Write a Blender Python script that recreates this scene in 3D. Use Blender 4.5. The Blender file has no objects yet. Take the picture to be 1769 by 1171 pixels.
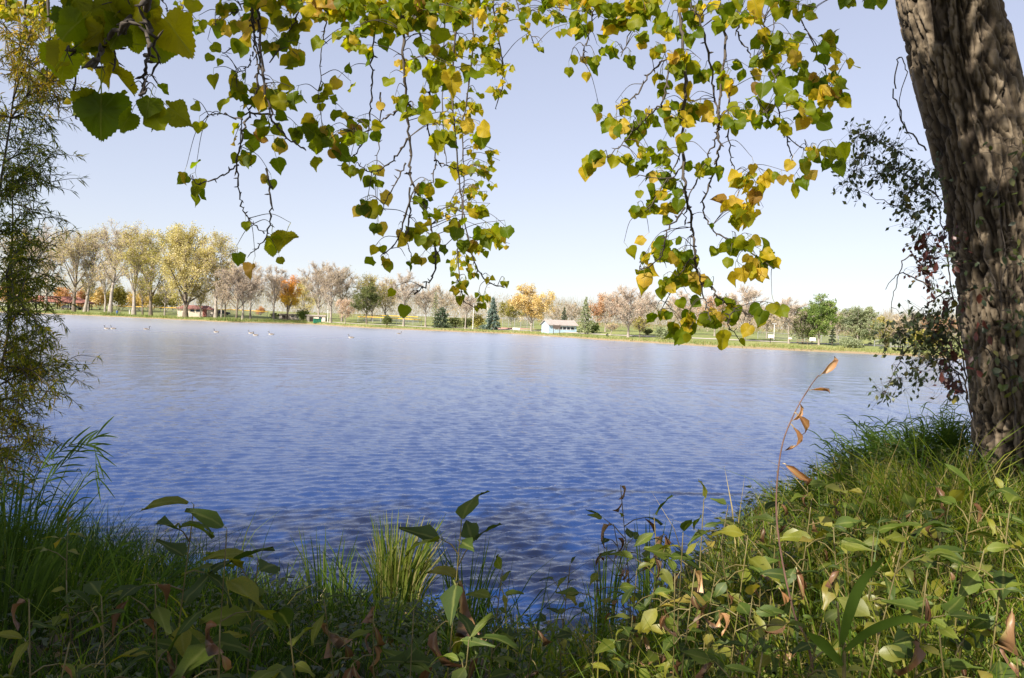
import bpy, math, random
import numpy as np
from mathutils import Vector, Matrix

random.seed(7)
RNG = np.random.default_rng(7)
scene = bpy.context.scene
COL = scene.collection
R = math.radians

# ---------------------------------------------------------------- camera
FPX = 1349.0                       # focal length in photo pixels (photo 1769 x 1171)
CX, CY = 884.5, 585.5
CAMZ = 3.0
PITCH, ROLL = R(1.38), R(2.0)
fw = Vector((0, math.cos(PITCH), -math.sin(PITCH)))
up0 = Vector((0, math.sin(PITCH), math.cos(PITCH)))
rt0 = Vector((1, 0, 0))
rt = rt0 * math.cos(ROLL) + up0 * math.sin(ROLL)
up = up0 * math.cos(ROLL) - rt0 * math.sin(ROLL)
cd = bpy.data.cameras.new('camera')
cam = bpy.data.objects.new('camera', cd)
COL.objects.link(cam)
cd.sensor_width = 36
cd.lens = FPX / 1769 * 36
cd.clip_start = 0.05
cd.clip_end = 6000
m = Matrix((rt, up, -fw)).transposed().to_4x4()
m.translation = (0, 0, CAMZ)
cam.matrix_world = m
scene.camera = cam

# ---------------------------------------------------------------- light
SUN = Vector((-0.50, -0.62, 0.60)).normalized()      # towards the sun: behind the camera, to the left
world = bpy.data.worlds.new('World')
scene.world = world
world.use_nodes = True
wn = world.node_tree
for n in list(wn.nodes):
    wn.nodes.remove(n)
sky = wn.nodes.new('ShaderNodeTexSky')
sky.sky_type = 'NISHITA'
sky.sun_disc = False
sky.sun_elevation = math.asin(SUN.z)
sky.sun_rotation = math.atan2(SUN.x, SUN.y)
sky.altitude = 250
sky.air_density = 1.0
sky.dust_density = 0.4
sky.ozone_density = 2.0
hs = wn.nodes.new('ShaderNodeHueSaturation')
hs.inputs['Hue'].default_value = 0.522
hs.inputs['Saturation'].default_value = 0.76
bg = wn.nodes.new('ShaderNodeBackground')
bg.inputs['Strength'].default_value = 0.15
wo = wn.nodes.new('ShaderNodeOutputWorld')
gam = wn.nodes.new('ShaderNodeGamma')
gam.inputs[1].default_value = 0.5
wn.links.new(sky.outputs[0], gam.inputs[0])
wn.links.new(gam.outputs[0], hs.inputs['Color'])
tint = wn.nodes.new('ShaderNodeMix'); tint.data_type = 'RGBA'; tint.blend_type = 'MULTIPLY'
tint.inputs[0].default_value = 1; tint.inputs[7].default_value = (0.98, 0.98, 1.04, 1)
wn.links.new(hs.outputs[0], tint.inputs[6])
wn.links.new(tint.outputs[2], bg.inputs[0])
wn.links.new(bg.outputs[0], wo.inputs[0])
sl = bpy.data.lights.new('sun', 'SUN')
sl.energy = 4.4
sl.angle = R(0.55)
sl.color = (1.0, 0.93, 0.82)
so = bpy.data.objects.new('sun', sl)
COL.objects.link(so)
so.location = SUN * 60
so.rotation_euler = (-SUN).to_track_quat('-Z', 'Y').to_euler()
vs = scene.view_settings
vs.view_transform = 'Standard'
vs.look = 'None'
vs.gamma = 1
vs.use_curve_mapping = False
vs.exposure = 1.32
scene.render.engine = 'CYCLES'
scene.cycles.max_bounces = 6
scene.cycles.transparent_max_bounces = 12

# ---------------------------------------------------------------- helpers
def pdir(px, py):
    return fw * FPX + rt * (px - CX) - up * (py - CY)

def P(px, py, d):
    """point seen at a pixel, d metres ahead of the camera"""
    v = pdir(px, py)
    v = v * (d / v.y)
    return Vector((v.x, v.y, v.z + CAMZ))

def G(px, py, z):
    v = pdir(px, py)
    v = v * ((z - CAMZ) / v.z)
    return Vector((v.x, v.y, z))

def mesh_np(name, V, F, smooth=True, attrs=None, mats=None, fm=None):
    V = np.asarray(V, dtype=np.float32).reshape(-1, 3)
    F = np.asarray(F, dtype=np.int32)
    me = bpy.data.meshes.new(name)
    n, k = F.shape
    me.vertices.add(len(V))
    me.vertices.foreach_set('co', V.ravel())
    me.loops.add(n * k)
    me.loops.foreach_set('vertex_index', F.ravel())
    me.polygons.add(n)
    me.polygons.foreach_set('loop_start', np.arange(0, n * k, k, dtype=np.int32))
    me.polygons.foreach_set('loop_total', np.full(n, k, dtype=np.int32))
    if fm is not None:
        me.polygons.foreach_set('material_index', np.asarray(fm, dtype=np.int32))
    me.polygons.foreach_set('use_smooth', np.full(n, smooth))
    for an, av in (attrs or {}).items():
        a = me.attributes.new(an, 'FLOAT', 'POINT')
        a.data.foreach_set('value', np.asarray(av, dtype=np.float32))
    me.update(calc_edges=True)
    me.validate()
    for mt in (mats or []):
        me.materials.append(mt)
    return me

class Geo:
    """collects quads into one mesh, with a per-vertex random value"""
    def __init__(s):
        s.V, s.F, s.A, s.B, s.n = [], [], [], [], 0
    def add(s, V, F, a=0.5, b=0.0):
        V = np.asarray(V, dtype=np.float64).reshape(-1, 3)
        s.V.append(V)
        s.F.append(np.asarray(F, dtype=np.int64) + s.n)
        s.A.append(np.broadcast_to(np.asarray(a, dtype=np.float64), (len(V),)))
        s.B.append(np.broadcast_to(np.asarray(b, dtype=np.float64), (len(V),)))
        s.n += len(V)
    def box(s, x0, x1, y0, y1, z0, z1, M=None, a=0.5):
        V = np.array([(x, y, z) for z in (z0, z1) for y in (y0, y1) for x in (x0, x1)], float)
        if M is not None:
            V = np.array([M @ Vector(v) for v in V])
        s.add(V, [(0, 2, 3, 1), (4, 5, 7, 6), (0, 1, 5, 4), (2, 6, 7, 3), (0, 4, 6, 2), (1, 3, 7, 5)], a)
    def tube(s, pts, rad, sides=6, a=0.5, cap=True):
        pts = np.asarray(pts, float)
        n = len(pts)
        rad = np.broadcast_to(np.asarray(rad, float), (n,))
        T = np.gradient(pts, axis=0)
        T /= np.linalg.norm(T, axis=1)[:, None] + 1e-12
        ref = np.array([0.31, 0.92, 0.25]) if abs(T[:, 2]).mean() > .7 else np.array([0.1, 0.2, 0.97])
        U = np.cross(T, ref); U /= np.linalg.norm(U, axis=1)[:, None] + 1e-12
        W = np.cross(T, U)
        th = np.arange(sides) * 2 * np.pi / sides
        V = pts[:, None] + rad[:, None, None] * (np.cos(th)[None, :, None] * U[:, None] + np.sin(th)[None, :, None] * W[:, None])
        i = np.arange(n - 1)[:, None] * sides
        j = np.arange(sides)[None]
        j2 = (j + 1) % sides
        F = np.stack([i + j, i + j2, i + sides + j2, i + sides + j], -1).reshape(-1, 4)
        V = V.reshape(-1, 3)
        if cap and sides == 4:
            F = np.vstack([F, [(3, 2, 1, 0)], [tuple((n - 1) * 4 + np.arange(4))]])
        elif cap and sides % 2 == 0:
            c = []
            b = (n - 1) * sides
            for q in range(1, sides - 2, 2):
                c.append((b, b + q, b + q + 1, b + q + 2)); c.append((0, q + 2, q + 1, q))
            F = np.vstack([F, c])
        s.add(V, F, a)
    def mesh(s, name, mats, smooth=True, off=None):
        V = np.vstack(s.V)
        if off is not None:
            V = V - np.array(off)
        return mesh_np(name, V, np.vstack(s.F), smooth, {'rnd': np.concatenate(s.A), 'par': np.concatenate(s.B)}, mats if isinstance(mats, list) else [mats])

def link(name, me, parent=None, loc=None):
    o = bpy.data.objects.new(name, me)
    COL.objects.link(o)
    if parent is not None:
        o.parent = parent
    if loc is not None:
        o.location = loc
    return o

def tag(o, label=None, cat=None, group=None, kind=None):
    if label: o['label'] = label
    if cat: o['category'] = cat
    if group: o['group'] = group
    if kind: o['kind'] = kind
    return o

def thing(name, loc, label, cat, group=None, rz=0):
    o = bpy.data.objects.new(name, None)
    COL.objects.link(o)
    o.location = loc
    o.rotation_euler.z = rz
    o.empty_display_size = .1
    return tag(o, label, cat, group)

def noise2(x, y, seed=0, px=0):
    """value noise; px = period in x (0: none)"""
    r = np.random.default_rng(seed).random((256, 256))
    xi, yi = np.floor(x).astype(int), np.floor(y).astype(int)
    fx, fy = x - xi, y - yi
    fx = fx * fx * (3 - 2 * fx); fy = fy * fy * (3 - 2 * fy)
    x1 = xi + 1
    if px:
        xi = xi % px; x1 = x1 % px
    g = lambda a, b: r[a % 256, b % 256]
    return (g(xi, yi) * (1 - fx) + g(x1, yi) * fx) * (1 - fy) + (g(xi, yi + 1) * (1 - fx) + g(x1, yi + 1) * fx) * fy

def worley(x, y, px, seed, jit=.9):
    r = np.random.default_rng(seed).random((px, 512, 2))
    xi, yi = np.floor(x).astype(int), np.floor(y).astype(int)
    f1 = np.full(x.shape, 9.0); f2 = np.full(x.shape, 9.0); idv = np.zeros(x.shape)
    for dx in (-1, 0, 1):
        for dy in (-1, 0, 1):
            c = r[(xi + dx) % px, (yi + dy) % 512]
            ox = xi + dx + .5 + (c[..., 0] - .5) * jit - x; oy = yi + dy + .5 + (c[..., 1] - .5) * jit - y
            d = np.sqrt(ox * ox + oy * oy)
            m_ = d < f1
            f2 = np.where(m_, f1, np.minimum(f2, d)); idv = np.where(m_, c[..., 0], idv); f1 = np.where(m_, d, f1)
    return f1, f2, idv

def spline(pts, per=6):
    """Catmull-Rom through points"""
    p = np.asarray(pts, float)
    if len(p) < 3:
        t = np.linspace(0, 1, per * 2)[:, None]
        return p[0] * (1 - t) + p[-1] * t
    p = np.vstack([2 * p[0] - p[1], p, 2 * p[-1] - p[-2]])
    out = []
    for i in range(1, len(p) - 2):
        t = np.linspace(0, 1, per, endpoint=False)[:, None]
        a, b, c, d = p[i - 1], p[i], p[i + 1], p[i + 2]
        out.append(.5 * ((2 * b) + (c - a) * t + (2 * a - 5 * b + 4 * c - d) * t ** 2 + (3 * b - a - 3 * c + d) * t ** 3))
    out.append(p[-2][None])
    return np.vstack(out)

# ---------------------------------------------------------------- materials
def new_mat(name):
    mt = bpy.data.materials.new(name)
    mt.use_nodes = True
    nt = mt.node_tree
    for n in list(nt.nodes):
        nt.nodes.remove(n)
    return mt, nt, nt.nodes.new, nt.links.new

def ramp(nt, stops):
    r = nt.nodes.new('ShaderNodeValToRGB')
    e = r.color_ramp.elements
    while len(e) > 1:
        e.remove(e[-1])
    for i, (p, c) in enumerate(stops):
        q = e[0] if i == 0 else e.new(p)
        q.position = p
        q.color = (*c, 1)
    return r

def leaf_mat(name, stops, src='attr', trans=0.45, spot=0.0, rough=0.5, gloss=0.06, nscale=40):
    mt, nt, N, L = new_mat(name)
    out = N('ShaderNodeOutputMaterial')
    r = ramp(nt, stops)
    if src == 'attr':
        a = N('ShaderNodeAttribute'); a.attribute_name = 'rnd'
        val = a.outputs['Fac']
    else:
        a = N('ShaderNodeObjectInfo')
        val = a.outputs['Random']
    tc = N('ShaderNodeTexCoord')
    nz = N('ShaderNodeTexNoise'); nz.inputs['Scale'].default_value = nscale
    nz.inputs['Detail'].default_value = 3
    L(tc.outputs['Object'], nz.inputs['Vector'])
    ma = N('ShaderNodeMath'); ma.operation = 'MULTIPLY_ADD'
    ma.inputs[1].default_value = 0.35
    L(nz.outputs[0], ma.inputs[0])
    sb = N('ShaderNodeMath'); sb.operation = 'SUBTRACT'; sb.inputs[1].default_value = 0.175
    L(val, sb.inputs[0]); L(sb.outputs[0], ma.inputs[2])
    L(ma.outputs[0], r.inputs[0])
    colr = r.outputs[0]
    if spot > 0:
        # paler midrib and side veins, brown specks (par: 0 at edge .. 1 at midrib)
        pa = N('ShaderNodeAttribute'); pa.attribute_name = 'par'
        mr = N('ShaderNodeMapRange'); mr.inputs[1].default_value = .8; mr.inputs[2].default_value = 1.0
        mr.inputs[4].default_value = .45
        L(pa.outputs['Fac'], mr.inputs[0])
        mx = N('ShaderNodeMix'); mx.data_type = 'RGBA'
        mx.inputs[7].default_value = (0.26, 0.27, 0.07, 1)
        L(mr.outputs[0], mx.inputs[0]); L(colr, mx.inputs[6])
        n2 = N('ShaderNodeTexNoise'); n2.inputs['Scale'].default_value = nscale * 1.3
        n2.inputs['Detail'].default_value = 4
        L(tc.outputs['Object'], n2.inputs['Vector'])
        m2 = N('ShaderNodeMapRange'); m2.inputs[1].default_value = .60; m2.inputs[2].default_value = .72
        m2.inputs[4].default_value = spot
        L(n2.outputs[0], m2.inputs[0])
        m3 = N('ShaderNodeMix'); m3.data_type = 'RGBA'
        m3.inputs[7].default_value = (0.10, 0.05, 0.015, 1)
        L(m2.outputs[0], m3.inputs[0]); L(mx.outputs[2], m3.inputs[6])
        colr = m3.outputs[2]
    d = N('ShaderNodeBsdfDiffuse'); t = N('ShaderNodeBsdfTranslucent')
    L(colr, d.inputs[0])
    br = N('ShaderNodeMix'); br.data_type = 'RGBA'; br.blend_type = 'MULTIPLY'; br.inputs[0].default_value = 1
    br.inputs[7].default_value = (1.6, 1.6, 0.6, 1)
    L(colr, br.inputs[6]); L(br.outputs[2], t.inputs[0])
    mx1 = N('ShaderNodeMixShader'); mx1.inputs[0].default_value = trans
    L(d.outputs[0], mx1.inputs[1]); L(t.outputs[0], mx1.inputs[2])
    g = N('ShaderNodeBsdfGlossy'); g.inputs['Roughness'].default_value = rough
    mx2 = N('ShaderNodeMixShader'); mx2.inputs[0].default_value = gloss
    L(mx1.outputs[0], mx2.inputs[1]); L(g.outputs[0], mx2.inputs[2])
    L(mx2.outputs[0], out.inputs[0])
    return mt

def plain(name, c, rough=0.8, var=0.25, scale=3.0, metal=0.0, bump=0.0, c2=None):
    mt, nt, N, L = new_mat(name)
    out = N('ShaderNodeOutputMaterial')
    b = N('ShaderNodeBsdfPrincipled')
    b.inputs['Roughness'].default_value = rough
    b.inputs['Metallic'].default_value = metal
    tc = N('ShaderNodeTexCoord')
    nz = N('ShaderNodeTexNoise'); nz.inputs['Scale'].default_value = scale; nz.inputs['Detail'].default_value = 5
    L(tc.outputs['Object'], nz.inputs['Vector'])
    c2 = c2 or tuple(x * (1 - var) for x in c)
    r = ramp(nt, [(0.3, c2), (0.7, c)])
    L(nz.outputs[0], r.inputs[0]); L(r.outputs[0], b.inputs['Base Color'])
    if bump:
        bp = N('ShaderNodeBump'); bp.inputs['Strength'].default_value = bump
        bp.inputs['Distance'].default_value = 0.02
        L(nz.outputs[0], bp.inputs['Height']); L(bp.outputs[0], b.inputs['Normal'])
    L(b.outputs[0], out.inputs[0])
    return mt

M = {}
# cottonwood leaves
GRN = [(0, (0.09, 0.135, 0.004)), (.5, (0.16, 0.205, 0.005)), (1, (0.26, 0.28, 0.006))]
OLV = [(0, (0.16, 0.175, 0.004)), (.5, (0.25, 0.245, 0.005)), (1, (0.37, 0.31, 0.007))]
YEL = [(0, (0.36, 0.27, 0.014)), (.5, (0.52, 0.37, 0.02)), (1, (0.62, 0.42, 0.06))]
BRN = [(0, (0.20, 0.12, 0.02)), (.6, (0.32, 0.18, 0.035)), (1, (0.40, 0.24, 0.06))]
for k, c in (('green', GRN), ('olive', OLV), ('yellow', YEL), ('brown', BRN)):
    M['cw_' + k] = leaf_mat('cottonwood_leaf_' + k, c, 'object', .66, .5, .5, .008)
M['cw_far'] = leaf_mat('cottonwood_leaf_mixed', [(0, (.10, .15, .004)), (.35, (.19, .22, .005)), (.65, (.33, .29, .008)), (.85, (.52, .38, .02)), (1, (.5, .34, .06))], 'attr', .62, 0, .5, .008)
M['shade'] = leaf_mat('shade_tree_leaf', [(0, (.05, .07, .01)), (.6, (.10, .12, .015)), (1, (.24, .19, .02))], 'attr', .4)
M['vine_small'] = leaf_mat('vine_small_leaf', [(0, (.025, .042, .010)), (.5, (.055, .08, .014)), (.75, (.13, .13, .02)), (.8, (.07, .015, .012)), (1, (.12, .03, .02))], 'attr', .35)
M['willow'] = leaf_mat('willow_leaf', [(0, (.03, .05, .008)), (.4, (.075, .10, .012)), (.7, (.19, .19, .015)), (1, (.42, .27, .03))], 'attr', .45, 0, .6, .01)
M['vine'] = leaf_mat('vine_leaf', [(0, (.03, .048, .010)), (.55, (.06, .085, .014)), (.8, (.12, .125, .02)), (1, (.18, .15, .02))], 'object', .35)
M['vine_red'] = leaf_mat('vine_leaf_red', [(0, (.045, .010, .010)), (.6, (.09, .018, .014)), (1, (.15, .04, .025))], 'object', .35)
M['broad'] = leaf_mat('sapling_leaf', [(0, (.03, .055, .006)), (.5, (.065, .105, .008)), (.85, (.13, .16, .012)), (1, (.22, .2, .015))], 'object', .4, .5, .6, .03)
M['broad_y'] = leaf_mat('sapling_leaf_yellowing', [(0, (.14, .16, .02)), (.6, (.22, .22, .025)), (1, (.30, .22, .03))], 'object', .45, .6)
M['broad_b'] = leaf_mat('sapling_leaf_dried', [(0, (.09, .045, .02)), (.5, (.18, .085, .04)), (1, (.27, .15, .07))], 'object', .25, .3)
M['dry'] = leaf_mat('dried_stalk_leaf', [(0, (.32, .14, .06)), (.5, (.46, .24, .11)), (1, (.6, .36, .18))], 'object', .35, .5)
M['grass'] = leaf_mat('grass_blade', [(0, (.02, .045, .006)), (.4, (.065, .12, .010)), (.7, (.16, .20, .014)), (.88, (.22, .20, .03)), (1, (.36, .28, .12))], 'attr', .45, 0, .5, .015)
M['reed'] = leaf_mat('reed_blade', [(0, (.04, .075, .012)), (.5, (.08, .13, .02)), (.8, (.16, .19, .03)), (1, (.34, .29, .13))], 'attr', .45, 0, .5, .015)
M['litter'] = leaf_mat('leaf_litter', [(0, (.05, .03, .016)), (.5, (.13, .075, .035)), (.8, (.22, .14, .06)), (1, (.36, .26, .14))], 'attr', .15)
M['twig'] = plain('twig_bark', (0.075, 0.058, 0.042), .85, .5, 60)
M['stem_red'] = plain('dry_stem_bark', (0.16, 0.085, 0.06), .7, .45, 40)
M['stem'] = plain('green_stem_bark', (0.15, 0.12, 0.035), .6, .4, 30)
M['limb'] = plain('limb_bark', (0.15, 0.12, 0.085), .9, .5, 9, 0, .6)
# bark
mt, nt, N, L = new_mat('furrowed_bark')
out = N('ShaderNodeOutputMaterial'); b = N('ShaderNodeBsdfPrincipled'); b.inputs['Roughness'].default_value = .93
a = N('ShaderNodeAttribute'); a.attribute_name = 'rnd'
tc = N('ShaderNodeTexCoord'); mp = N('ShaderNodeMapping'); mp.inputs['Scale'].default_value = (14, 14, 4)
L(tc.outputs['Object'], mp.inputs['Vector'])
nz = N('ShaderNodeTexNoise'); nz.inputs['Scale'].default_value = 2.2; nz.inputs['Detail'].default_value = 8; nz.inputs['Roughness'].default_value = .65
L(mp.outputs[0], nz.inputs['Vector'])
r1 = ramp(nt, [(.0, (.018, .013, .009)), (.4, (.042, .030, .019)), (.62, (.11, .082, .052)), (1, (.23, .18, .12))])
ad = N('ShaderNodeMath'); ad.operation = 'MULTIPLY_ADD'; ad.inputs[1].default_value = .38
L(nz.outputs[0], ad.inputs[0])
mu = N('ShaderNodeMath'); mu.operation = 'MULTIPLY'; mu.inputs[1].default_value = .68
L(a.outputs['Fac'], mu.inputs[0]); L(mu.outputs[0], ad.inputs[2]); L(ad.outputs[0], r1.inputs[0])  # furrow shading put into the bark colour: darker where the ridge is low
L(r1.outputs[0], b.inputs['Base Color'])
bp = N('ShaderNodeBump'); bp.inputs['Strength'].default_value = .9; bp.inputs['Distance'].default_value = .02
L(nz.outputs[0], bp.inputs['Height']); L(bp.outputs[0], b.inputs['Normal'])
L(b.outputs[0], out.inputs[0])
M['bark'] = mt

# ---------------------------------------------------------------- terrain
shore_px = [(-120, 535), (100, 543), (190, 547), (400, 557), (530, 560), (640, 567), (885, 577), (1050, 588), (1250, 600), (1550, 614), (1800, 627)]
_sa, _sy = [], []
for x_, y_ in shore_px:
    g_ = G(x_, y_, 0)
    _sa.append(g_.x / g_.y); _sy.append(g_.y)
_sa = [-6, -2.5, -1.3] + _sa + [1.3, 2.5, 6]
_sy = [14, 50, 120] + _sy + [60, 30, 12]

def yfar(a):
    return np.interp(a, _sa, _sy)

def ynear(x):
    return np.interp(x, [-40, -12, -6, -4, -3.2, -2.2, -1, 0, .5, .95, 1.5, 2.2, 3.2, 5, 9, 40],
                     [12, 9.5, 8.8, 8.3, 8.0, 7.7, 7.5, 7.0, 6.75, 7.1, 7.8, 8.6, 9.6, 10.4, 11.5, 14])

def hfar(s):
    return np.interp(s, [-25, -8, 0, .5, 3, 25, 60, 120, 3000], [-2.5, -1.2, 0, .35, .6, 1.35, 1.9, 2.3, 6])

def height(x, y):
    x = np.asarray(x, float); y = np.asarray(y, float)
    s = ynear(x) - y
    s = s + .25 * (noise2(x * 1.3 + 50, y * 1.3 + 50, 3) - .5)
    lo = np.interp(s, [-6, -1.5, 0, .5, 1.5, 3.2, 6, 20, 100, 3000], [-2.5, -.7, 0, .28, .62, 1.15, 1.45, 1.6, 2, 5])
    hi = np.interp(s, [-6, -1.5, 0, .5, 1.4, 3.0, 6, 20, 100, 3000], [-2.5, -.7, 0, .55, 1.30, 1.82, 1.85, 1.8, 2, 5])
    w = np.clip((x - .6) / 2.0, 0, 1); w = w * w * (3 - 2 * w)
    near = lo * (1 - w) + hi * w
    near = near + .10 * (noise2(x * .9 + 9, y * .9 + 9, 5) - .5) * np.clip(s, 0, 1)
    yy = np.maximum(y, 1e-3)
    f = hfar(y - yfar(x / yy)) + 0.25 * (noise2(x * .06 + 300, y * .06 + 300, 8) - .5) * np.clip((y - yfar(x / yy)) / 6, 0, 1)
    f = np.where(y > 0, f, -9)
    return np.maximum(near, f)

def H(x, y):
    return float(height(np.array([x]), np.array([y]))[0])

def ground_mesh():
    ang = np.concatenate([np.linspace(-180, -50, 40, endpoint=False), np.linspace(-50, 50, 230, endpoint=False), np.linspace(50, 180, 41)])
    ang = np.radians(ang)[:-1]
    rad = np.concatenate([[0.02], np.geomspace(.4, 95, 170), np.linspace(96, 300, 150), np.geomspace(304, 4500, 40)])
    A, Rr = np.meshgrid(ang, rad)
    X = Rr * np.sin(A); Y = Rr * np.cos(A)
    Z = height(X.ravel(), Y.ravel())
    V = np.stack([X.ravel(), Y.ravel(), Z], -1)
    n, k = len(rad), len(ang)
    i = np.arange(n - 1)[:, None] * k; j = np.arange(k)[None]; j2 = (j + 1) % k
    F = np.stack([i + j, i + k + j, i + k + j2, i + j2], -1).reshape(-1, 4)
    F = F[:, ::-1]
    fc = V[F].mean(1)
    fm = (fc[:, 1] > 40).astype(int)
    return V, F, fm
mt, nt, N, L = new_mat('bank_soil')
out = N('ShaderNodeOutputMaterial'); b = N('ShaderNodeBsdfPrincipled'); b.inputs['Roughness'].default_value = .95
tc = N('ShaderNodeTexCoord'); nz = N('ShaderNodeTexNoise'); nz.inputs['Scale'].default_value = 9; nz.inputs['Detail'].default_value = 8
L(tc.outputs['Object'], nz.inputs['Vector'])
r1 = ramp(nt, [(.3, (.025, .02, .012)), (.5, (.055, .045, .022)), (.62, (.05, .06, .02)), (.75, (.12, .085, .045))])
L(nz.outputs[0], r1.inputs[0]); L(r1.outputs[0], b.inputs['Base Color'])
bp = N('ShaderNodeBump'); bp.inputs['Distance'].default_value = .04; L(nz.outputs[0], bp.inputs['Height']); L(bp.outputs[0], b.inputs['Normal'])
L(b.outputs[0], out.inputs[0]); M['soil'] = mt
mt, nt, N, L = new_mat('park_lawn')
out = N('ShaderNodeOutputMaterial'); b = N('ShaderNodeBsdfPrincipled'); b.inputs['Roughness'].default_value = .95
tc = N('ShaderNodeTexCoord'); nz = N('ShaderNodeTexNoise'); nz.inputs['Scale'].default_value = .12; nz.inputs['Detail'].default_value = 8
n2 = N('ShaderNodeTexNoise'); n2.inputs['Scale'].default_value = 1.7; n2.inputs['Detail'].default_value = 6
L(tc.outputs['Object'], nz.inputs['Vector']); L(tc.outputs['Object'], n2.inputs['Vector'])
mm = N('ShaderNodeMath'); mm.operation = 'MULTIPLY_ADD'; mm.inputs[1].default_value = .5
hf = N('ShaderNodeMath'); hf.operation = 'MULTIPLY'; hf.inputs[1].default_value = .5
L(nz.outputs[0], hf.inputs[0]); L(n2.outputs[0], mm.inputs[0]); L(hf.outputs[0], mm.inputs[2])
r1 = ramp(nt, [(.3, (.10, .13, .03)), (.48, (.16, .19, .045)), (.58, (.24, .25, .075)), (.68, (.34, .29, .14))])
L(mm.outputs[0], r1.inputs[0])
ge = N('ShaderNodeSeparateXYZ'); L(tc.outputs['Object'], ge.inputs[0])
mr = N('ShaderNodeMapRange'); mr.inputs[1].default_value = .42; mr.inputs[2].default_value = .18
L(ge.outputs[2], mr.inputs[0])
mx = N('ShaderNodeMix'); mx.data_type = 'RGBA'; mx.inputs[7].default_value = (.26, .19, .11, 1)
L(mr.outputs[0], mx.inputs[0]); L(r1.outputs[0], mx.inputs[6]); L(mx.outputs[2], b.inputs['Base Color'])
L(b.outputs[0], out.inputs[0]); M['lawn'] = mt
V, F, fm = ground_mesh()
tag(link('ground', mesh_np('ground', V, F, True, None, [M['soil'], M['lawn']], fm)), kind='structure')

# ---------------------------------------------------------------- water
def water_mesh():
    ang = np.radians(np.concatenate([np.linspace(-88, -42, 40, endpoint=False), np.linspace(-42, 42, 340), np.linspace(42.5, 88, 40)]))
    rad = np.concatenate([np.geomspace(3.6, 75, 1000), np.geomspace(75.3, 330, 260)])
    A, Rr = np.meshgrid(ang, rad)
    X = (Rr * np.sin(A)).ravel(); Y = (Rr * np.cos(A)).ravel(); Rv = Rr.ravel()
    Z = np.zeros_like(X)
    rg = np.random.default_rng(11)
    wd = R(118)                                        # where the wind waves travel
    for q in range(64):
        lam = .10 * (.44 / .10) ** rg.random()
        th = wd + rg.normal(0, .52)
        k = 2 * np.pi / lam
        amp = .0066 * lam ** .95 * (1 + .5 * rg.random())
        cell = Rv * .0031
        fade = np.clip((lam / cell - 2.2) / 2, 0, 1)
        ph = k * (X * math.cos(th) + Y * math.sin(th)) + rg.random() * 6.283
        Z += amp * fade * (np.sin(ph) + .22 * np.sin(2 * ph + .8))
    for q in range(16):
        lam = .6 * 5 ** rg.random()
        th = wd + rg.normal(0, .5); k = 2 * np.pi / lam
        cell = np.where(Rv < 75, Rv * .0031, Rv * .0057)
        fade = np.clip((lam / cell - 2.4) / 3, 0, 1) * np.clip((Rv - 9) / 30, .15, 1)
        Z += .0017 * lam * fade * np.sin(k * (X * math.cos(th) + Y * math.sin(th)) + rg.random() * 6.283)
    gust = .55 + .75 * noise2(X * .22 + 70, Y * .16 + 70, 21)
    Z *= gust
    n, k = len(rad), len(ang)
    i = np.arange(n - 1)[:, None] * k; j = np.arange(k - 1)[None]
    F = np.stack([i + j, i + k + j, i + k + j + 1, i + j + 1], -1).reshape(-1, 4)
    return np.stack([X, Y, Z], -1), F[:, ::-1]
mt, nt, N, L = new_mat('lake_water')
out = N('ShaderNodeOutputMaterial')
tc = N('ShaderNodeTexCoord')
bprev = None
for sc, st, dist, strength in ((4.5, (1, 1.9, 1), .035, .5), (15, (1, 1.6, 1), .009, .5)):
    mp = N('ShaderNodeMapping'); mp.inputs['Rotation'].default_value = (0, 0, R(28)); mp.inputs['Scale'].default_value = st
    L(tc.outputs['Object'], mp.inputs['Vector'])
    nz = N('ShaderNodeTexNoise'); nz.inputs['Scale'].default_value = sc; nz.inputs['Detail'].default_value = 2.5
    L(mp.outputs[0], nz.inputs['Vector'])
    bp = N('ShaderNodeBump'); bp.inputs['Strength'].default_value = strength; bp.inputs['Distance'].default_value = dist
    L(nz.outputs[0], bp.inputs['Height'])
    if bprev: L(bprev.outputs[0], bp.inputs['Normal'])
    bprev = bp
# ripples finer than the mesh, farther out, act as roughness
sx = N('ShaderNodeSeparateXYZ'); L(tc.outputs['Object'], sx.inputs[0])
mr = N('ShaderNodeMapRange'); mr.interpolation_type = 'SMOOTHSTEP'; mr.inputs[1].default_value = 5; mr.inputs[2].default_value = 150
mr.inputs[3].default_value = .06; mr.inputs[4].default_value = .36
L(sx.outputs[1], mr.inputs[0])
df = N('ShaderNodeBsdfDiffuse'); df.inputs[0].default_value = (.003, .027, .12, 1)
gl = N('ShaderNodeBsdfGlossy'); gl.inputs[0].default_value = (1, 1, 1, 1)
L(mr.outputs[0], gl.inputs['Roughness']); L(bprev.outputs[0], gl.inputs['Normal'])
fr = N('ShaderNodeFresnel'); fr.inputs['IOR'].default_value = 1.28
f2 = N('ShaderNodeFresnel'); f2.inputs['IOR'].default_value = 1.9     # mean water plane: facets finer than the mesh
nv = N('ShaderNodeCombineXYZ'); nv.inputs[2].default_value = 1; L(nv.outputs[0], f2.inputs['Normal'])
av = N('ShaderNodeMix'); 
m2 = N('ShaderNodeMapRange'); m2.interpolation_type = 'SMOOTHSTEP'; m2.inputs[1].default_value = 6; m2.inputs[2].default_value = 32
m2.inputs[3].default_value = .25; m2.inputs[4].default_value = 1.0; L(sx.outputs[1], m2.inputs[0]); L(m2.outputs[0], av.inputs[0]); L(fr.outputs[0], av.inputs[2]); L(f2.outputs[0], av.inputs[3])
mx = N('ShaderNodeMixShader'); L(av.outputs[0], mx.inputs[0]); L(df.outputs[0], mx.inputs[1]); L(gl.outputs[0], mx.inputs[2])
L(mx.outputs[0], out.inputs[0]); M['water'] = mt
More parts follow.
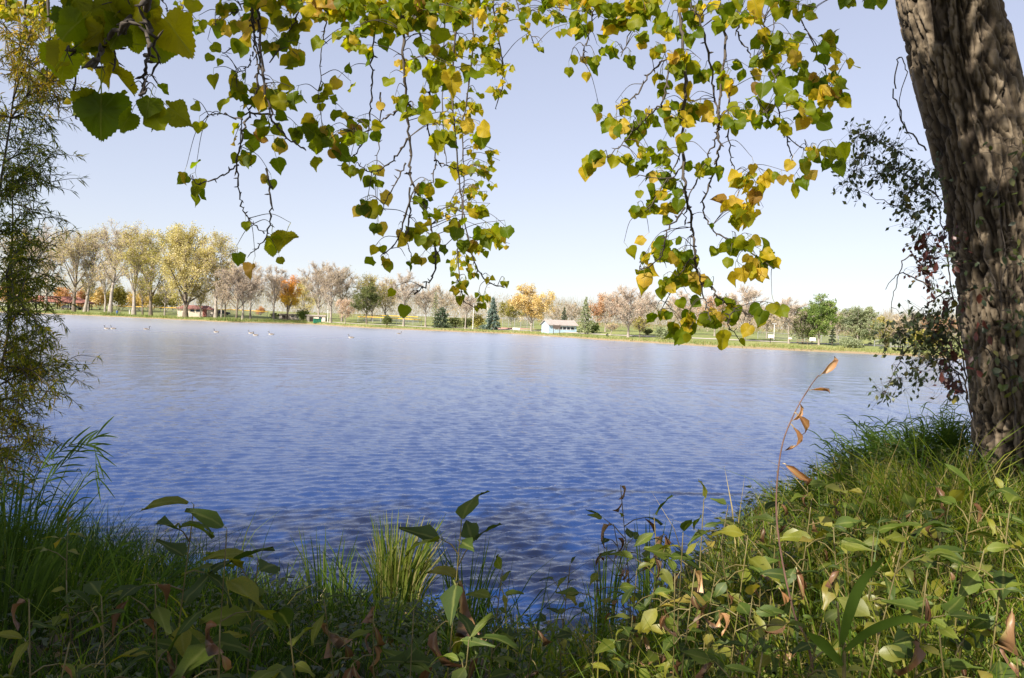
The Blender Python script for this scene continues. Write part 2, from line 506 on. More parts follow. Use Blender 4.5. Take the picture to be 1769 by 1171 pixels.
V, F = water_mesh()
tag(link('lake_water', mesh_np('lake_water', V, F, True, None, [mt])), kind='structure')

# ================================================================ far shore
def far_at(px, s, py=560):
    v = pdir(px, py)
    a = v.x / v.y
    y = float(yfar(a)) + s
    return Vector((a * y, y, H(a * y, y)))

def unit(v):
    return v / (np.linalg.norm(v, axis=-1, keepdims=True) + 1e-9)

def cards(rg, C, size, up_bias=0.0):
    """one small bent quad per centre"""
    n = len(C)
    size = np.broadcast_to(np.asarray(size, float), (n,))
    u = unit(rg.normal(size=(n, 3)))
    w = unit(np.cross(u, rg.normal(size=(n, 3))))
    s = (size * rg.uniform(.6, 1.3, n))[:, None]
    V = np.stack([C - u * s * .5, C + w * s * .34, C + u * s * .5, C - w * s * .34], 1).reshape(-1, 3)
    F = np.arange(n * 4).reshape(-1, 4)
    return V, F

def strips(rg, A, B, w):
    n = len(A)
    d = unit(B - A)
    sd = unit(np.cross(d, rg.normal(size=(n, 3)))) * (np.broadcast_to(w, (n,))[:, None])
    V = np.stack([A - sd, A + sd, B + sd * .35, B - sd * .35], 1).reshape(-1, 3)
    return V, np.arange(n * 4).reshape(-1, 4)

def far_leaf(name, stops):
    return leaf_mat(name, stops, 'attr', .35, 0, .6, .02, .5)
FM = {
 'pale': far_leaf('pale_yellow_foliage', [(0, (.36, .31, .11)), (.5, (.50, .43, .18)), (1, (.62, .53, .28))]),
 'ygreen': far_leaf('yellow_green_foliage', [(0, (.16, .16, .03)), (.5, (.28, .25, .05)), (1, (.44, .36, .11))]),
 'yellow': far_leaf('yellow_foliage', [(0, (.46, .33, .12)), (.5, (.60, .45, .20)), (1, (.70, .57, .33))]),
 'orange': far_leaf('orange_foliage', [(0, (.55, .38, .03)), (.45, (.60, .33, .04)), (1, (.60, .23, .07))]),
 'green': far_leaf('green_foliage', [(0, (.06, .10, .02)), (.5, (.13, .19, .04)), (1, (.26, .32, .08))]),
 'dgreen': far_leaf('dull_green_foliage', [(0, (.05, .07, .022)), (.5, (.10, .12, .035)), (1, (.18, .19, .06))]),
 'greygreen': far_leaf('grey_green_foliage', [(0, (.14, .17, .10)), (.5, (.22, .25, .14)), (1, (.33, .35, .20))]),
 'spruce': far_leaf('blue_spruce_needles', [(0, (.06, .10, .09)), (.5, (.12, .17, .15)), (1, (.24, .30, .27))]),
 'dspruce': far_leaf('dark_spruce_needles', [(0, (.03, .05, .03)), (.5, (.06, .09, .055)), (1, (.12, .15, .09))]),
 'tan': far_leaf('dry_tan_foliage', [(0, (.36, .27, .15)), (.5, (.47, .36, .21)), (1, (.58, .46, .28))]),
 'pink': far_leaf('faded_pink_foliage', [(0, (.40, .27, .22)), (.5, (.52, .37, .30)), (1, (.62, .48, .40))]),
 'rust': far_leaf('rust_foliage', [(0, (.34, .17, .09)), (.5, (.44, .25, .14)), (1, (.54, .34, .20))]),
}
FM['twig'] = plain('pale_twigs', (.47, .38, .28), .9, .25, .4)
FM['twig_b'] = plain('brown_twigs', (.27, .21, .16), .9, .25, .4)
FM['trunk'] = plain('grey_trunk', (.36, .31, .26), .95, .45, 1.2)
FM['trunk_d'] = plain('dark_trunk', (.19, .15, .11), .95, .45, 1.2)

def far_tree(name, px, s, top, wpx, label, leaf='pale', nleaf=2500, ntwig=1500, f0=.3, lsz=.32, seed=0, lean=0.0, trunk='trunk', twig='twig', group='trees along the far shore', cat='tree', rfac=.020, base_loc=None, nl=13, shape=1.0, leaf2=None):
    rg = np.random.default_rng(seed + int(px * 7) + int(s * 13))
    loc = base_loc or far_at(px, s)
    ht = P(px, top, loc.y).z - loc.z
    W = wpx * loc.y / FPX * 1.42
    ntwig = int(ntwig * 2.6); nleaf = int(nleaf * 2.1); lsz *= 1.1; nl += 5
    root = thing(name, loc, label, cat, group)
    # trunk
    n = 9
    t = np.linspace(0, 1, n)
    ax = np.zeros((n, 3)); ax[:, 2] = t * ht * .9 - .15 * (t == 0)
    wob = np.cumsum(rg.normal(0, .012 * ht, (n, 2)), 0); wob -= wob[0]
    ax[:, :2] = wob * t[:, None]; ax[:, 0] += lean * t * ht
    r0 = max(rfac * ht, .10)
    rad = r0 * (1 - .88 * t ** .9); rad[0] *= 1.45
    g = Geo(); g.tube(ax, rad, 7)
    cz = (f0 + 1) / 2 * ht; rz = (1 - f0) / 2 * ht
    P0, P1, W1 = [], [], []       # branch segments for twig seeding
    ax_at = lambda q: np.array([np.interp(q, t, ax[:, k]) for k in range(3)])
    az = rg.random() * 6.28
    for i in range(nl):
        q = f0 * .85 + (.80 - f0 * .85) * (i / (nl - 1)) ** 1.15
        az += 2.4 + rg.normal(0, .25)
        p0 = ax_at(q)
        el = R(rg.uniform(-25, 40) + 45 * (i / nl))
        d = np.array([math.cos(az) * math.cos(el), math.sin(az) * math.cos(el), math.sin(el)])
        tgt = np.array([lean * ht * .6, 0, cz]) + d * np.array([W / 2, W / 2, rz]) * rg.uniform(.82, 1.0)
        if tgt[2] < p0[2] - .05 * ht: tgt[2] = p0[2] + rg.uniform(-.05, .08) * ht
        mid = p0 * .5 + tgt * .5 + np.array([0, 0, .05 * ht * rg.uniform(-.6, 1)]) + rg.normal(0, .02 * ht, 3)
        c = spline([p0, mid, tgt], 4)
        rl = np.interp(q, t, rad) * .55
        g.tube(c, np.linspace(rl, .02, len(c)), 5, cap=False)
        for k in range(rg.integers(8, 12)):
            u = rg.uniform(.25, 1)
            a = c[int(u * (len(c) - 1))]
            dd = unit(d * .6 + rg.normal(0, .7, 3) + [0, 0, .35]) * rg.uniform(.10, .24) * (W * .5 + rz * .5)
            e = a + dd
            q2 = (e - [lean * ht * .6, 0, cz]) / [W / 2, W / 2, rz]
            nn = np.linalg.norm(q2)
            if nn > 1.05: e = e - dd * min(.8, (nn - 1) * 1.2)
            P0.append(a); P1.append(e)
    P0, P1 = np.array(P0), np.array(P1)
    for a, e in zip(P0, P1):
        m_ = (a + e) / 2 + rg.normal(0, .03 * ht, 3) * .5
        g.tube([a, m_, e], [.035 + .002 * ht, .028, .012], 4, cap=False)
    tr = link('trunk', g.mesh('trunk', FM[trunk]), root)
    cg = []
    nb = len(P0)
    if ntwig:
        i = rg.integers(0, nb, ntwig); u = rg.uniform(.15, 1.05, ntwig)[:, None]
        a = P0[i] * (1 - u) + P1[i] * u
        e = a + unit(unit(P1[i] - P0[i]) * .6 + rg.normal(0, .65, (ntwig, 3)) + [0.12, 0, .3]) * rg.uniform(.35, 1.1, ntwig)[:, None] * (.035 * ht + .3)
        V1, F1 = strips(rg, a, e, .012 + .0006 * ht)
        i2 = rg.integers(0, ntwig, ntwig); u = rg.uniform(.3, 1, ntwig)[:, None]
        a2 = a[i2] * (1 - u) + e[i2] * u
        e2 = a2 + unit(unit(e[i2] - a[i2]) * .8 + rg.normal(0, .6, (ntwig, 3))) * rg.uniform(.3, .8, ntwig)[:, None] * (.03 * ht + .2)
        V2, F2 = strips(rg, a2, e2, .009 + .0004 * ht)
        cg += [(V1, F1, 0, .5), (V2, F2, 0, .5)]
        le = np.vstack([e, e2])
    else:
        le = P1
    if nleaf:
        nc = rg.random(len(le)) ** 1.5 + .1
        i = rg.choice(len(le), nleaf, p=nc / nc.sum())
        C = le[i] + rg.normal(0, .018 * ht + .05, (nleaf, 3))
        V3, F3 = cards(rg, C, lsz)
        clump = noise2(C[:, 0] * 1.1 / (W * .16) + 40, (C[:, 2] + C[:, 1]) * 1.1 / (W * .16) + 40, seed + 3)
        rr = np.clip(.5 + .9 * (clump - .5) + rg.normal(0, .14, nleaf), 0, 1)
        if leaf2:                                     # colour runs with height, as turning maples do
            rr = np.clip((C[:, 2] / ht - .35) * 1.5 + rg.normal(0, .12, nleaf), 0, 1)
        cg.append((V3, F3, 1, np.repeat(rr, 4)))
    Vs, Fs, ms, As, off = [], [], [], [], 0
    for V_, F_, mi, av in cg:
        Vs.append(V_); Fs.append(F_ + off); ms.append(np.full(len(F_), mi)); As.append(np.broadcast_to(av, (len(V_),))); off += len(V_)
    me = mesh_np('crown', np.vstack(Vs), np.vstack(Fs), False, {'rnd': np.concatenate(As)}, [FM[twig], FM[leaf]], np.concatenate(ms))
    link('crown', me, root)
    return root

def far_conifer(name, px, s, top, wpx, label, leaf='spruce', seed=0, n=2600, taper=1.0, cat='conifer', group='conifers along the far shore', trunk='trunk_d'):
    rg = np.random.default_rng(seed + int(px))
    loc = far_at(px, s)
    ht = P(px, top, loc.y).z - loc.z
    W = wpx * loc.y / FPX / 2
    root = thing(name, loc, label, cat, group)
    g = Geo(); g.tube([(0, 0, -.15), (0, 0, ht * .5), (0, 0, ht * .97)], [.02 * ht, .012 * ht, .01], 6)
    nb = int(ht * 11)
    A, E = [], []
    for i in range(nb):
        q = .05 + .93 * (i / nb) ** .9
        az = i * 2.4 + rg.normal(0, .2)
        L_ = W * (1 - q) ** (.85 * taper) * rg.uniform(.75, 1.1) + .05
        A.append((0, 0, q * ht)); E.append((math.cos(az) * L_, math.sin(az) * L_, q * ht + L_ * rg.uniform(-.25, .12)))
    A, E = np.array(A), np.array(E)
    V, F = strips(rg, A, E, .03); g.add(V, F)
    link('trunk', g.mesh('trunk', FM[trunk]), root)
    pr = np.linalg.norm(E - A, axis=1); i = rg.choice(nb, n, p=pr / pr.sum())
    u = (rg.uniform(.12, 1.03, n) ** .75)[:, None]
    C = A[i] * (1 - u) + E[i] * u + rg.normal(0, .05 * W, (n, 3)) - np.array([0, 0, .04 * W])
    V, F = cards(rg, C, .10 + .10 * W)
    rr = np.clip(u[:, 0] * .6 + rg.normal(.1, .2, n), 0, 1)
    link('crown', mesh_np('crown', V, F, False, {'rnd': np.repeat(rr, 4)}, [FM[leaf]]), root)
    return root

def far_bush(name, px, s, top, wpx, label, leaf='dgreen', seed=0, n=1100, group='shrubs along the far shore'):
    rg = np.random.default_rng(seed + int(px))
    loc = far_at(px, s)
    ht = max(P(px, top, loc.y).z - loc.z, .6)
    W = wpx * loc.y / FPX / 2
    root = thing(name, loc, label, 'shrub', group)
    g = Geo()
    lobes = []
    for i in range(9):
        az = i * 2.4; q = rg.uniform(.2, .85) if i else 0
        e = np.array([math.cos(az) * W * q, math.sin(az) * W * .8 * q, ht * rg.uniform(.45, .8) * (1 - .35 * q)])
        g.tube([(0, 0, -.1), e * .5 + rg.normal(0, .08, 3), e], [.05, .035, .01], 4, cap=False)
        lobes.append((e, rg.uniform(.28, .42)))
    link('stem', g.mesh('stem', FM['trunk_d']), root)
    C = []
    for e, r_ in lobes:
        d = unit(rg.normal(size=(n // 9, 3))) * (rg.random((n // 9, 1)) ** .4) * np.array([W * r_ * 1.15, W * r_ * 1.15, ht * r_])
        C.append(e + d)
    C = np.vstack(C); C[:, 2] = np.maximum(C[:, 2], .05)
    V, F = cards(rg, C, .12 + .07 * ht)
    link('crown', mesh_np('crown', V, F, False, {'rnd': np.repeat(np.clip(rg.normal(.5, .25, len(C)), 0, 1), 4)}, [FM[leaf]]), root)
    return root

# --- left group (photo x 0-450)
T = far_tree
T('bare_tree', 30, 16, 395, 70, 'leafless grey tree half hidden by the willow at the left edge', 'pale', 1800, 2200, .3, .25, 1)
T('bare_tree', 79, 14, 388, 66, 'leafless pinkish tree in front of the red-roofed pavilion, next to the willow', 'tan', 1500, 2600, .28, .24, 2)
T('ash_tree', 127, 9, 388, 68, 'olive-brown thinning tree with a dark trunk before the pavilion end', 'pale', 2600, 2300, .26, .27, 3, trunk='trunk_d')
T('leaning_tree', 146, 13, 400, 50, 'tree whose pale trunk leans right beside the pavilion end', 'ygreen', 1300, 1500, .4, .26, 4, lean=.13)
T('cottonwood_tree', 190, 7, 386, 62, 'tall pale-trunked sparse tree at the water edge above the pair of geese', 'pale', 1800, 2200, .4, .26, 5, lean=.02, rfac=.022)
T('cottonwood_tree', 231, 8, 386, 50, 'slim tree with a yellow top between the tall pale trunk and the yellow-green tree', 'pale', 3400, 1500, .25, .3, 6)
T('maple_tree', 260, 7, 400, 62, 'yellow-green tree with a short dark trunk left of the broad pale tree', 'ygreen', 3600, 900, .22, .30, 7, trunk='trunk_d')
T('maple_tree', 320, 6, 396, 116, 'broad round pale yellow-green tree, the widest crown on the left shore', 'pale', 11000, 1800, .12, .34, 8, trunk='trunk_d', nl=18, rfac=.026)
T('maple_tree', 372, 12, 405, 60, 'pale wispy tree behind the right flank of the broad round tree', 'pale', 3600, 1700, .25, .3, 9)
T('bare_tree', 388, 16, 470, 34, 'small brown bare tree right of the low restroom', 'tan', 300, 900, .3, .2, 10, trunk='trunk_d')
T('bare_tree', 408, 6, 462, 62, 'grey bare tree on a dark leaning trunk at the shore grass', 'pink', 500, 2400, .25, .22, 11, trunk='trunk_d', lean=.06)
T('bare_tree', 419, 7, 452, 68, 'grey bare tree on a pale trunk beside the dark leaning one', 'tan', 400, 2400, .3, .22, 12)
T('young_tree', 152, 17, 470, 24, 'young thin tree just right of the leaning pale trunk', 'ygreen', 600, 400, .3, .25, 13)
T('young_tree', 181, 15, 450, 28, 'young tree with yellowing leaves left of the tall pale trunk', 'yellow', 500, 500, .4, .25, 14)
T('young_tree', 246, 9, 470, 26, 'small yellow-leaved tree just left of the short dark trunk', 'ygreen', 900, 400, .25, .25, 15, trunk='trunk_d')
T('young_tree', 284, 12, 478, 24, 'thin young tree left of the restroom roof', 'ygreen', 600, 400, .35, .22, 16)
T('young_tree', 346, 10, 480, 26, 'yellow-green young tree in front of the restroom wall', 'ygreen', 800, 400, .25, .24, 17)
T('young_tree', 382, 8, 480, 22, 'slim grey young tree near the dark parked car', 'tan', 200, 600, .3, .2, 18)
# --- centre left
T('bare_tree', 432, 14, 465, 36, 'brown bare tree with a forked crown left of the orange maple', 'tan', 300, 1500, .28, .2, 20)
T('bare_tree', 472, 9, 458, 34, 'narrow grey bare tree directly left of the orange maple', 'tan', 250, 1700, .3, .2, 21)
T('orange_maple', 496, 13, 472, 37, 'bright orange maple turning yellow at the bottom', 'orange', 4200, 300, .15, .27, 22, trunk='trunk_d', leaf2=True)
T('poplar_tree', 524, 24, 482, 34, 'pale yellow-green tree behind the beige shed', 'pale', 2600, 300, .1, .27, 23)
T('bare_tree', 550, 11, 455, 58, 'leafless tan tree with a fan-shaped crown above the green box', 'tan', 500, 2900, .28, .2, 24)
T('bare_tree', 571, 5, 456, 56, 'leafless tan tree on a pale double trunk right of the green box', 'tan', 400, 2700, .32, .2, 25)
T('bare_tree', 590, 17, 462, 44, 'leafless tree behind the pink blossoming shrub tree', 'ygreen', 500, 1700, .3, .2, 26)
T('pink_tree', 596, 6, 516, 31, 'small pale pink rounded tree on the lawn', 'pink', 2000, 500, .2, .17, 27, twig='twig')
T('green_tree', 633, 8, 496, 42, 'dark green round-headed tree on a slim dark trunk', 'dgreen', 4200, 200, .28, .23, 28, trunk='trunk_d')
T('olive_tree', 642, 32, 477, 62, 'olive fading tree rising behind the dark green round tree', 'ygreen', 2200, 1500, .2, .26, 29)
T('bare_tree', 665, 38, 480, 44, 'pale tan tree behind the yellow-topped fence', 'tan', 1200, 1200, .2, .25, 30)
T('bare_tree', 697, 6, 470, 42, 'bare tree with a pale trunk at the water, left of the dark spruce pair', 'tan', 150, 1600, .35, .18, 31)
T('bare_tree', 735, 8, 492, 38, 'bare tree with a white trunk just left of the low dark spruce', 'tan', 150, 1500, .35, .18, 32)
T('bare_tree', 760, 30, 495, 40, 'brown bare tree behind the low dark spruce', 'tan', 500, 1400, .2, .2, 33)
T('bare_tree', 804, 6, 505, 32, 'slim bare tree between the hedge and the light pole', 'pink', 150, 1200, .35, .18, 34)
far_conifer('dry_spruce', 751, 7, 499, 22, 'thin brownish spruce left of the low dark spruce', 'greygreen', 1, 900)
far_conifer('low_spruce', 763, 7, 529, 40, 'low wide dark spruce on the shore left of the hedge', 'dspruce', 2, 1800, .7)
far_conifer('blue_spruce', 851, 5, 512, 33, 'blue-grey conical spruce at the water edge', 'spruce', 3, 4200, 1.05)
far_bush('hedge_shrub', 787, 10, 545, 26, 'green shrub right of the low dark spruce', 'dgreen', 1)
far_bush('hedge_shrub', 806, 11, 547, 24, 'green shrub behind the slim bare tree', 'dgreen', 2)
far_bush('yellow_shrub', 825, 9, 542, 30, 'yellow-green shrub left of the blue spruce', 'ygreen', 3)
far_bush('low_shrub', 836, 5, 561, 20, 'grey-green shrub at the foot of the blue spruce', 'spruce', 4, 700)
far_bush('round_shrub', 668, 5, 545, 22, 'small round green shrub right of the dark green tree', 'dgreen', 5)
far_bush('green_shrub', 523, 12, 532, 24, 'green shrub left of the beige shed', 'green', 6)
far_bush('green_shrub', 475, 20, 540, 24, 'green shrub behind the narrow grey tree', 'dgreen', 7)
# --- centre right
T('olive_tree', 882, 42, 520, 36, 'olive-green round tree behind the court fence, right of the blue spruce', 'ygreen', 2400, 500, .15, .27, 40)
T('yellow_tree', 918, 6, 495, 64, 'large pale yellow tree left of the blue boathouse', 'yellow', 7500, 700, .16, .24, 41, nl=17)
T('bare_tree', 960, 45, 533, 26, 'small grey bare tree behind the blue boathouse roof', 'tan', 200, 900, .2, .18, 42)
T('bare_tree', 987, 45, 524, 30, 'grey bare tree left of the pale larch', 'tan', 100, 1300, .25, .18, 43)
far_conifer('dark_conifer', 974, 40, 529, 20, 'dark narrow conifer far behind the blue boathouse', 'dspruce', 4, 1200)
far_conifer('pale_larch', 1011, 8, 511, 32, 'pale green-brown larch at the right end of the blue boathouse', 'greygreen', 5, 2000, .9, 'conifer', 'conifers along the far shore', 'trunk')
far_bush('green_shrub', 1024, 14, 556, 22, 'green shrub right of the pale larch', 'green', 8)
T('rust_tree', 1046, 22, 507, 44, 'rust and yellow tree left of the broad grey tree', 'rust', 2600, 900, .2, .24, 44)
T('broad_bare_tree', 1086, 5, 497, 78, 'broad pinkish-grey bare tree on the shore lawn', 'pink', 1300, 3600, .25, .17, 45, nl=18, rfac=.026)
T('young_tree', 1106, 5, 548, 24, 'small yellow-green tree right of the broad grey tree', 'ygreen', 900, 200, .3, .17, 46, trunk='trunk_d')
T('crooked_tree', 1055, 9, 560, 20, 'small crooked pale trunk with few leaves, left of the broad grey tree', 'tan', 250, 250, .5, .15, 47, lean=.25)
far_conifer('tiny_conifer', 1050, 4, 575, 8, 'tiny green conifer on the lawn', 'dspruce', 6, 500)
far_bush('grey_shrub', 1149, 4, 562, 32, 'grey-green ragged shrub on the shore right of the broad grey tree', 'greygreen', 9, 1500)
far_bush('dark_shrub', 1120, 16, 568, 24, 'dark green shrub behind the small yellow-green tree', 'dgreen', 10)
T('bare_tree', 1180, 24, 505, 50, 'pinkish bare tree behind the hanging cottonwood branch', 'pink', 700, 1700, .2, .2, 48)
T('rust_tree', 1235, 24, 510, 50, 'faded rust-pink tree behind the tip of the hanging branch', 'rust', 1300, 1300, .2, .22, 49)
T('bare_tree', 1287, 10, 497, 60, 'tall grey bare tree left of the white hoop boards', 'pink', 350, 2500, .22, .17, 50)
# --- right
T('bare_tree', 1325, 26, 530, 34, 'brown bare tree between the two nearest white hoop boards', 'tan', 300, 1100, .2, .18, 51)
T('bare_tree', 1364, 8, 514, 44, 'grey bare tree left of the bright green tree', 'tan', 80, 1500, .3, .16, 52)
T('green_tree', 1416, 8, 516, 46, 'bright green leafy tree on the right far shore', 'green', 6500, 200, .12, .20, 53)
T('grey_tree', 1388, 8, 533, 34, 'dull green and grey tree leaning on the bright green tree', 'dgreen', 2200, 700, .15, .19, 54)
far_conifer('small_spruce', 1439, 7, 567, 17, 'small dark spruce right of the bright green tree', 'dspruce', 7, 1100)
T('grey_willow', 1483, 12, 533, 58, 'pale grey-green willow with a wide crown', 'greygreen', 6000, 400, .08, .20, 55)
far_bush('pale_shrub', 1470, 4, 582, 44, 'pale grey-green shrub in front of the wide pale willow', 'greygreen', 11, 1800)
T('bare_tree', 1447, 40, 540, 30, 'grey bare tree behind the small dark spruce', 'tan', 100, 900, .2, .16, 56)
T('yellow_tree', 1524, 30, 552, 30, 'yellow-green tree right of the pale willow', 'ygreen', 2000, 200, .15, .2, 57)
T('bare_tree', 1558, 26, 545, 40, 'bare tree behind the vine leaves near the big trunk', 'tan', 400, 1100, .2, .16, 58)
far_bush('tan_shrub', 1596, 6, 565, 60, 'olive and tan shrub behind the vine at the big trunk', 'ygreen', 12, 1500)
T('rust_tree', 1620, 12, 545, 50, 'rust-coloured tree hidden behind the vine beside the big trunk', 'rust', 1500, 700, .15, .2, 59)
T('bare_tree', 1790, 12, 530, 60, 'bare tree right of the big trunk at the frame edge', 'tan', 700, 1100, .15, .2, 60)

# --- far woods that read as one mass behind the park
def woods():
    rg = np.random.default_rng(5)
    n = 90000
    px = rg.uniform(-60, 1830, n)
    s = rg.uniform(55, 110, n)
    a = np.array([pdir(p_, 560).x / pdir(p_, 560).y for p_ in np.linspace(-60, 1830, 200)])
    a = np.interp(px, np.linspace(-60, 1830, 200), a)
    y = yfar(a) + s; x = a * y
    z0 = height(x, y)
    tall = 3.5 + 5.5 * noise2(px * .045 + 10, s * .05, 31) + 2.5 * noise2(px * .16 + 10, s * .05, 32)
    tall *= np.interp(px, [0, 400, 600, 900, 1000, 1500, 1800], [1.25, 1.05, 1.0, .8, .85, .62, .62])
    u = rg.random(n) ** .8
    C = np.stack([x, y, z0 + u * tall], -1)
    V, F = cards(rg, C[:n // 3], .38)
    A = C[n // 3:]; E = A + np.stack([rg.normal(.1, .5, len(A)), rg.normal(0, .4, len(A)), rg.uniform(.6, 2.2, len(A))], -1)
    V2, F2 = strips(rg, A, E, .028)
    rr = np.clip(noise2(px * .05 + 5, s * .04, 33) * 1.1 - .05 + rg.normal(0, .1, n), 0, 1)
    rr[n // 3:] = np.clip(.3 + .25 * (rr[n // 3:] - .5), 0, .5)
    return np.vstack([V, V2]), np.vstack([F, F2 + len(V)]), np.repeat(rr, 4)
V, F, rr = woods()
wm = far_leaf('far_wood_foliage', [(0, (.20, .18, .12)), (.3, (.30, .25, .19)), (.5, (.35, .28, .22)), (.7, (.34, .26, .12)), (.85, (.26, .25, .10)), (1, (.40, .24, .10))])
tag(link('far_woods', mesh_np('far_woods', V, F, False, {'rnd': rr}, [wm])), 'hazy bare woods in a band behind the park lawn', 'woods', kind='stuff')
# orange undergrowth behind the pavilion (single shrubs)
for k, (px, s, top, w, lf, lb) in enumerate([(20, 46, 484, 50, 'rust', 'rust-coloured autumn shrub behind the willow at the left edge'), (108, 48, 494, 40, 'rust', 'rust-orange autumn shrub behind the pavilion roof'), (142, 44, 498, 30, 'rust', 'rust-orange shrub at the right end of the pavilion'), (172, 46, 492, 40, 'yellow', 'golden shrub between the pavilion and the tall pale trunk'), (205, 48, 494, 46, 'ygreen', 'yellow shrub right of the tall pale trunk'), (240, 50, 498, 50, 'yellow', 'golden shrub behind the slim yellow-topped tree'), (285, 52, 500, 50, 'ygreen', 'yellow-green shrub behind the thin young tree'), (450, 50, 530, 16, 'rust', 'small rust-orange shrub left of the orange maple')]):
    far_bush('autumn_shrub', px, s, top, w, lb, lf, 20 + k, 1600, 'autumn shrubs behind the lawn')

# --- rough grass along the water's edge
def shore_grass():
    rg = np.random.default_rng(9)
    n = 16000
    px = rg.uniform(60, 1700, n)
    lump = noise2(px * .06 + 3, px * 0 + .5, 41)
    keep = rg.random(n) < np.where(px < 530, .35 + lump, .12 + .35 * lump)
    px, lump = px[keep], lump[keep]; n = len(px)
    a = np.interp(px, np.linspace(-60, 1830, 200), np.array([pdir(p_, 560).x / pdir(p_, 560).y for p_ in np.linspace(-60, 1830, 200)]))
    s = rg.uniform(.05, 1.0, n) ** 1.2 * np.where(px < 530, 3.6, 2.0)
    y = yfar(a) + s; x = a * y
    A = np.stack([x, y, height(x, y) - .03], -1)
    hgt = np.where(px < 530, .35 + .75 * lump, .22 + .4 * lump) * rg.uniform(.6, 1.2, n)
    E = A + np.stack([rg.normal(0, .22, n), rg.normal(0, .2, n), hgt], -1)
    V, F = strips(rg, A, E, .035)
    return V, F, np.repeat(np.clip(np.where(px < 530, .38, .62) + rg.normal(0, .22, n), 0, 1), 4)
V, F, rr = shore_grass()
sgm = far_leaf('shore_grass', [(0, (.06, .10, .02)), (.4, (.14, .19, .04)), (.7, (.27, .27, .09)), (1, (.42, .34, .17))])
tag(link('shore_grass', mesh_np('shore_grass', V, F, False, {'rnd': rr}, [sgm])), 'rough green and tan grass fringing the far shore', 'grass', kind='stuff')

# --- footpath along the shore
def path_mesh():
    px = np.linspace(540, 1560, 160)
    V = []
    for p_ in px:
        for s in (6.5, 9.0):
            q = far_at(p_, s + (2.0 if p_ > 760 else 0) + 4 * max(0, (p_ - 1000) / 500)); V.append((q.x, q.y, q.z + .05))
    F = [(2 * i, 2 * i + 2, 2 * i + 3, 2 * i + 1) for i in range(len(px) - 1)]
    return mesh_np('footpath', V, F, True, None, [plain('path_concrete', (.55, .48, .42), .9, .15, .5)])
tag(link('footpath', path_mesh()), kind='structure')

# --- buildings
MB = {
 'red': plain('red_shingles', (.34, .14, .10), .85, .3, 1.2), 'redd': plain('dark_red_shingles', (.27, .125, .105), .85, .3, 1.2),
 'white': plain('white_paint', (.72, .68, .64), .6, .12, .8), 'cream': plain('cream_block', (.62, .54, .45), .8, .15, .8),
 'blue': plain('pale_blue_siding', (.38, .50, .62), .6, .12, .8), 'bluel': plain('blue_white_siding', (.38, .46, .55), .6, .1, .8),
 'roof': plain('tan_shingles', (.37, .32, .29), .9, .2, 1.5), 'dark': plain('dark_wood', (.07, .05, .04), .8, .3, 2),
 'steel': plain('galvanised_steel', (.42, .42, .42), .45, .2, 2, .6), 'glass': plain('dark_glass', (.03, .04, .06), .1, .2, 1),
 'green': plain('green_painted_steel', (.015, .16, .085), .5, .25, 1), 'yel': plain('yellow_rail_cap', (.75, .42, .04), .6, .12, 1),
 'wood': plain('weathered_wood', (.26, .19, .13), .9, .3, 3), 'black': plain('black_paint', (.02, .02, .022), .4, .2, 2),
 'reddoor': plain('red_door_paint', (.27, .09, .07), .6, .2, 1), 'bluep': plain('blue_plastic', (.04, .10, .35), .5, .2, 1),
 'orangep': plain('orange_plastic', (.6, .2, .03), .5, .2, 1), 'cpaint': plain('white_car_paint', (.7, .7, .7), .25, .05, 1),
 'dpaint': plain('dark_car_paint', (.03, .035, .05), .25, .1, 1), 'tyre': plain('tyre_rubber', (.02, .02, .02), .9, .2, 4)}

def part(name, geo, mat, parent, smooth=False):
    return link(name, geo.mesh(name, MB[mat] if isinstance(mat, str) else mat, smooth), parent)

def hip_roof(w, d, z0, z1, ridge, ov=.5, th=.14):
    g = Geo()
    for zz in (0, -th):
        pass
    x, y = w / 2 + ov, d / 2 + ov
    top = [(-x, -y, z0), (x, -y, z0), (x, y, z0), (-x, y, z0), (-ridge / 2, 0, z1), (ridge / 2, 0, z1)]
    V = top + [(a, b, c - th) for a, b, c in top]
    F = [(0, 1, 5, 4), (2, 3, 4, 5), (1, 2, 5, 5), (3, 0, 4, 4), (6, 10, 11, 7), (8, 11, 10, 9), (0, 6, 7, 1), (1, 7, 8, 2), (2, 8, 9, 3), (3, 9, 6, 0)]
    return V, F

def poly(name, V, F, mat, parent):
    me = bpy.data.meshes.new(name)
    F = [tuple(dict.fromkeys(f)) for f in F]
    me.from_pydata([tuple(v) for v in V], [], F); me.update()
    me.materials.append(MB[mat])
    return link(name, me, parent)

def yaw(px, extra=0):
    v = pdir(px, 560)
    return -math.atan2(v.x, v.y) + extra

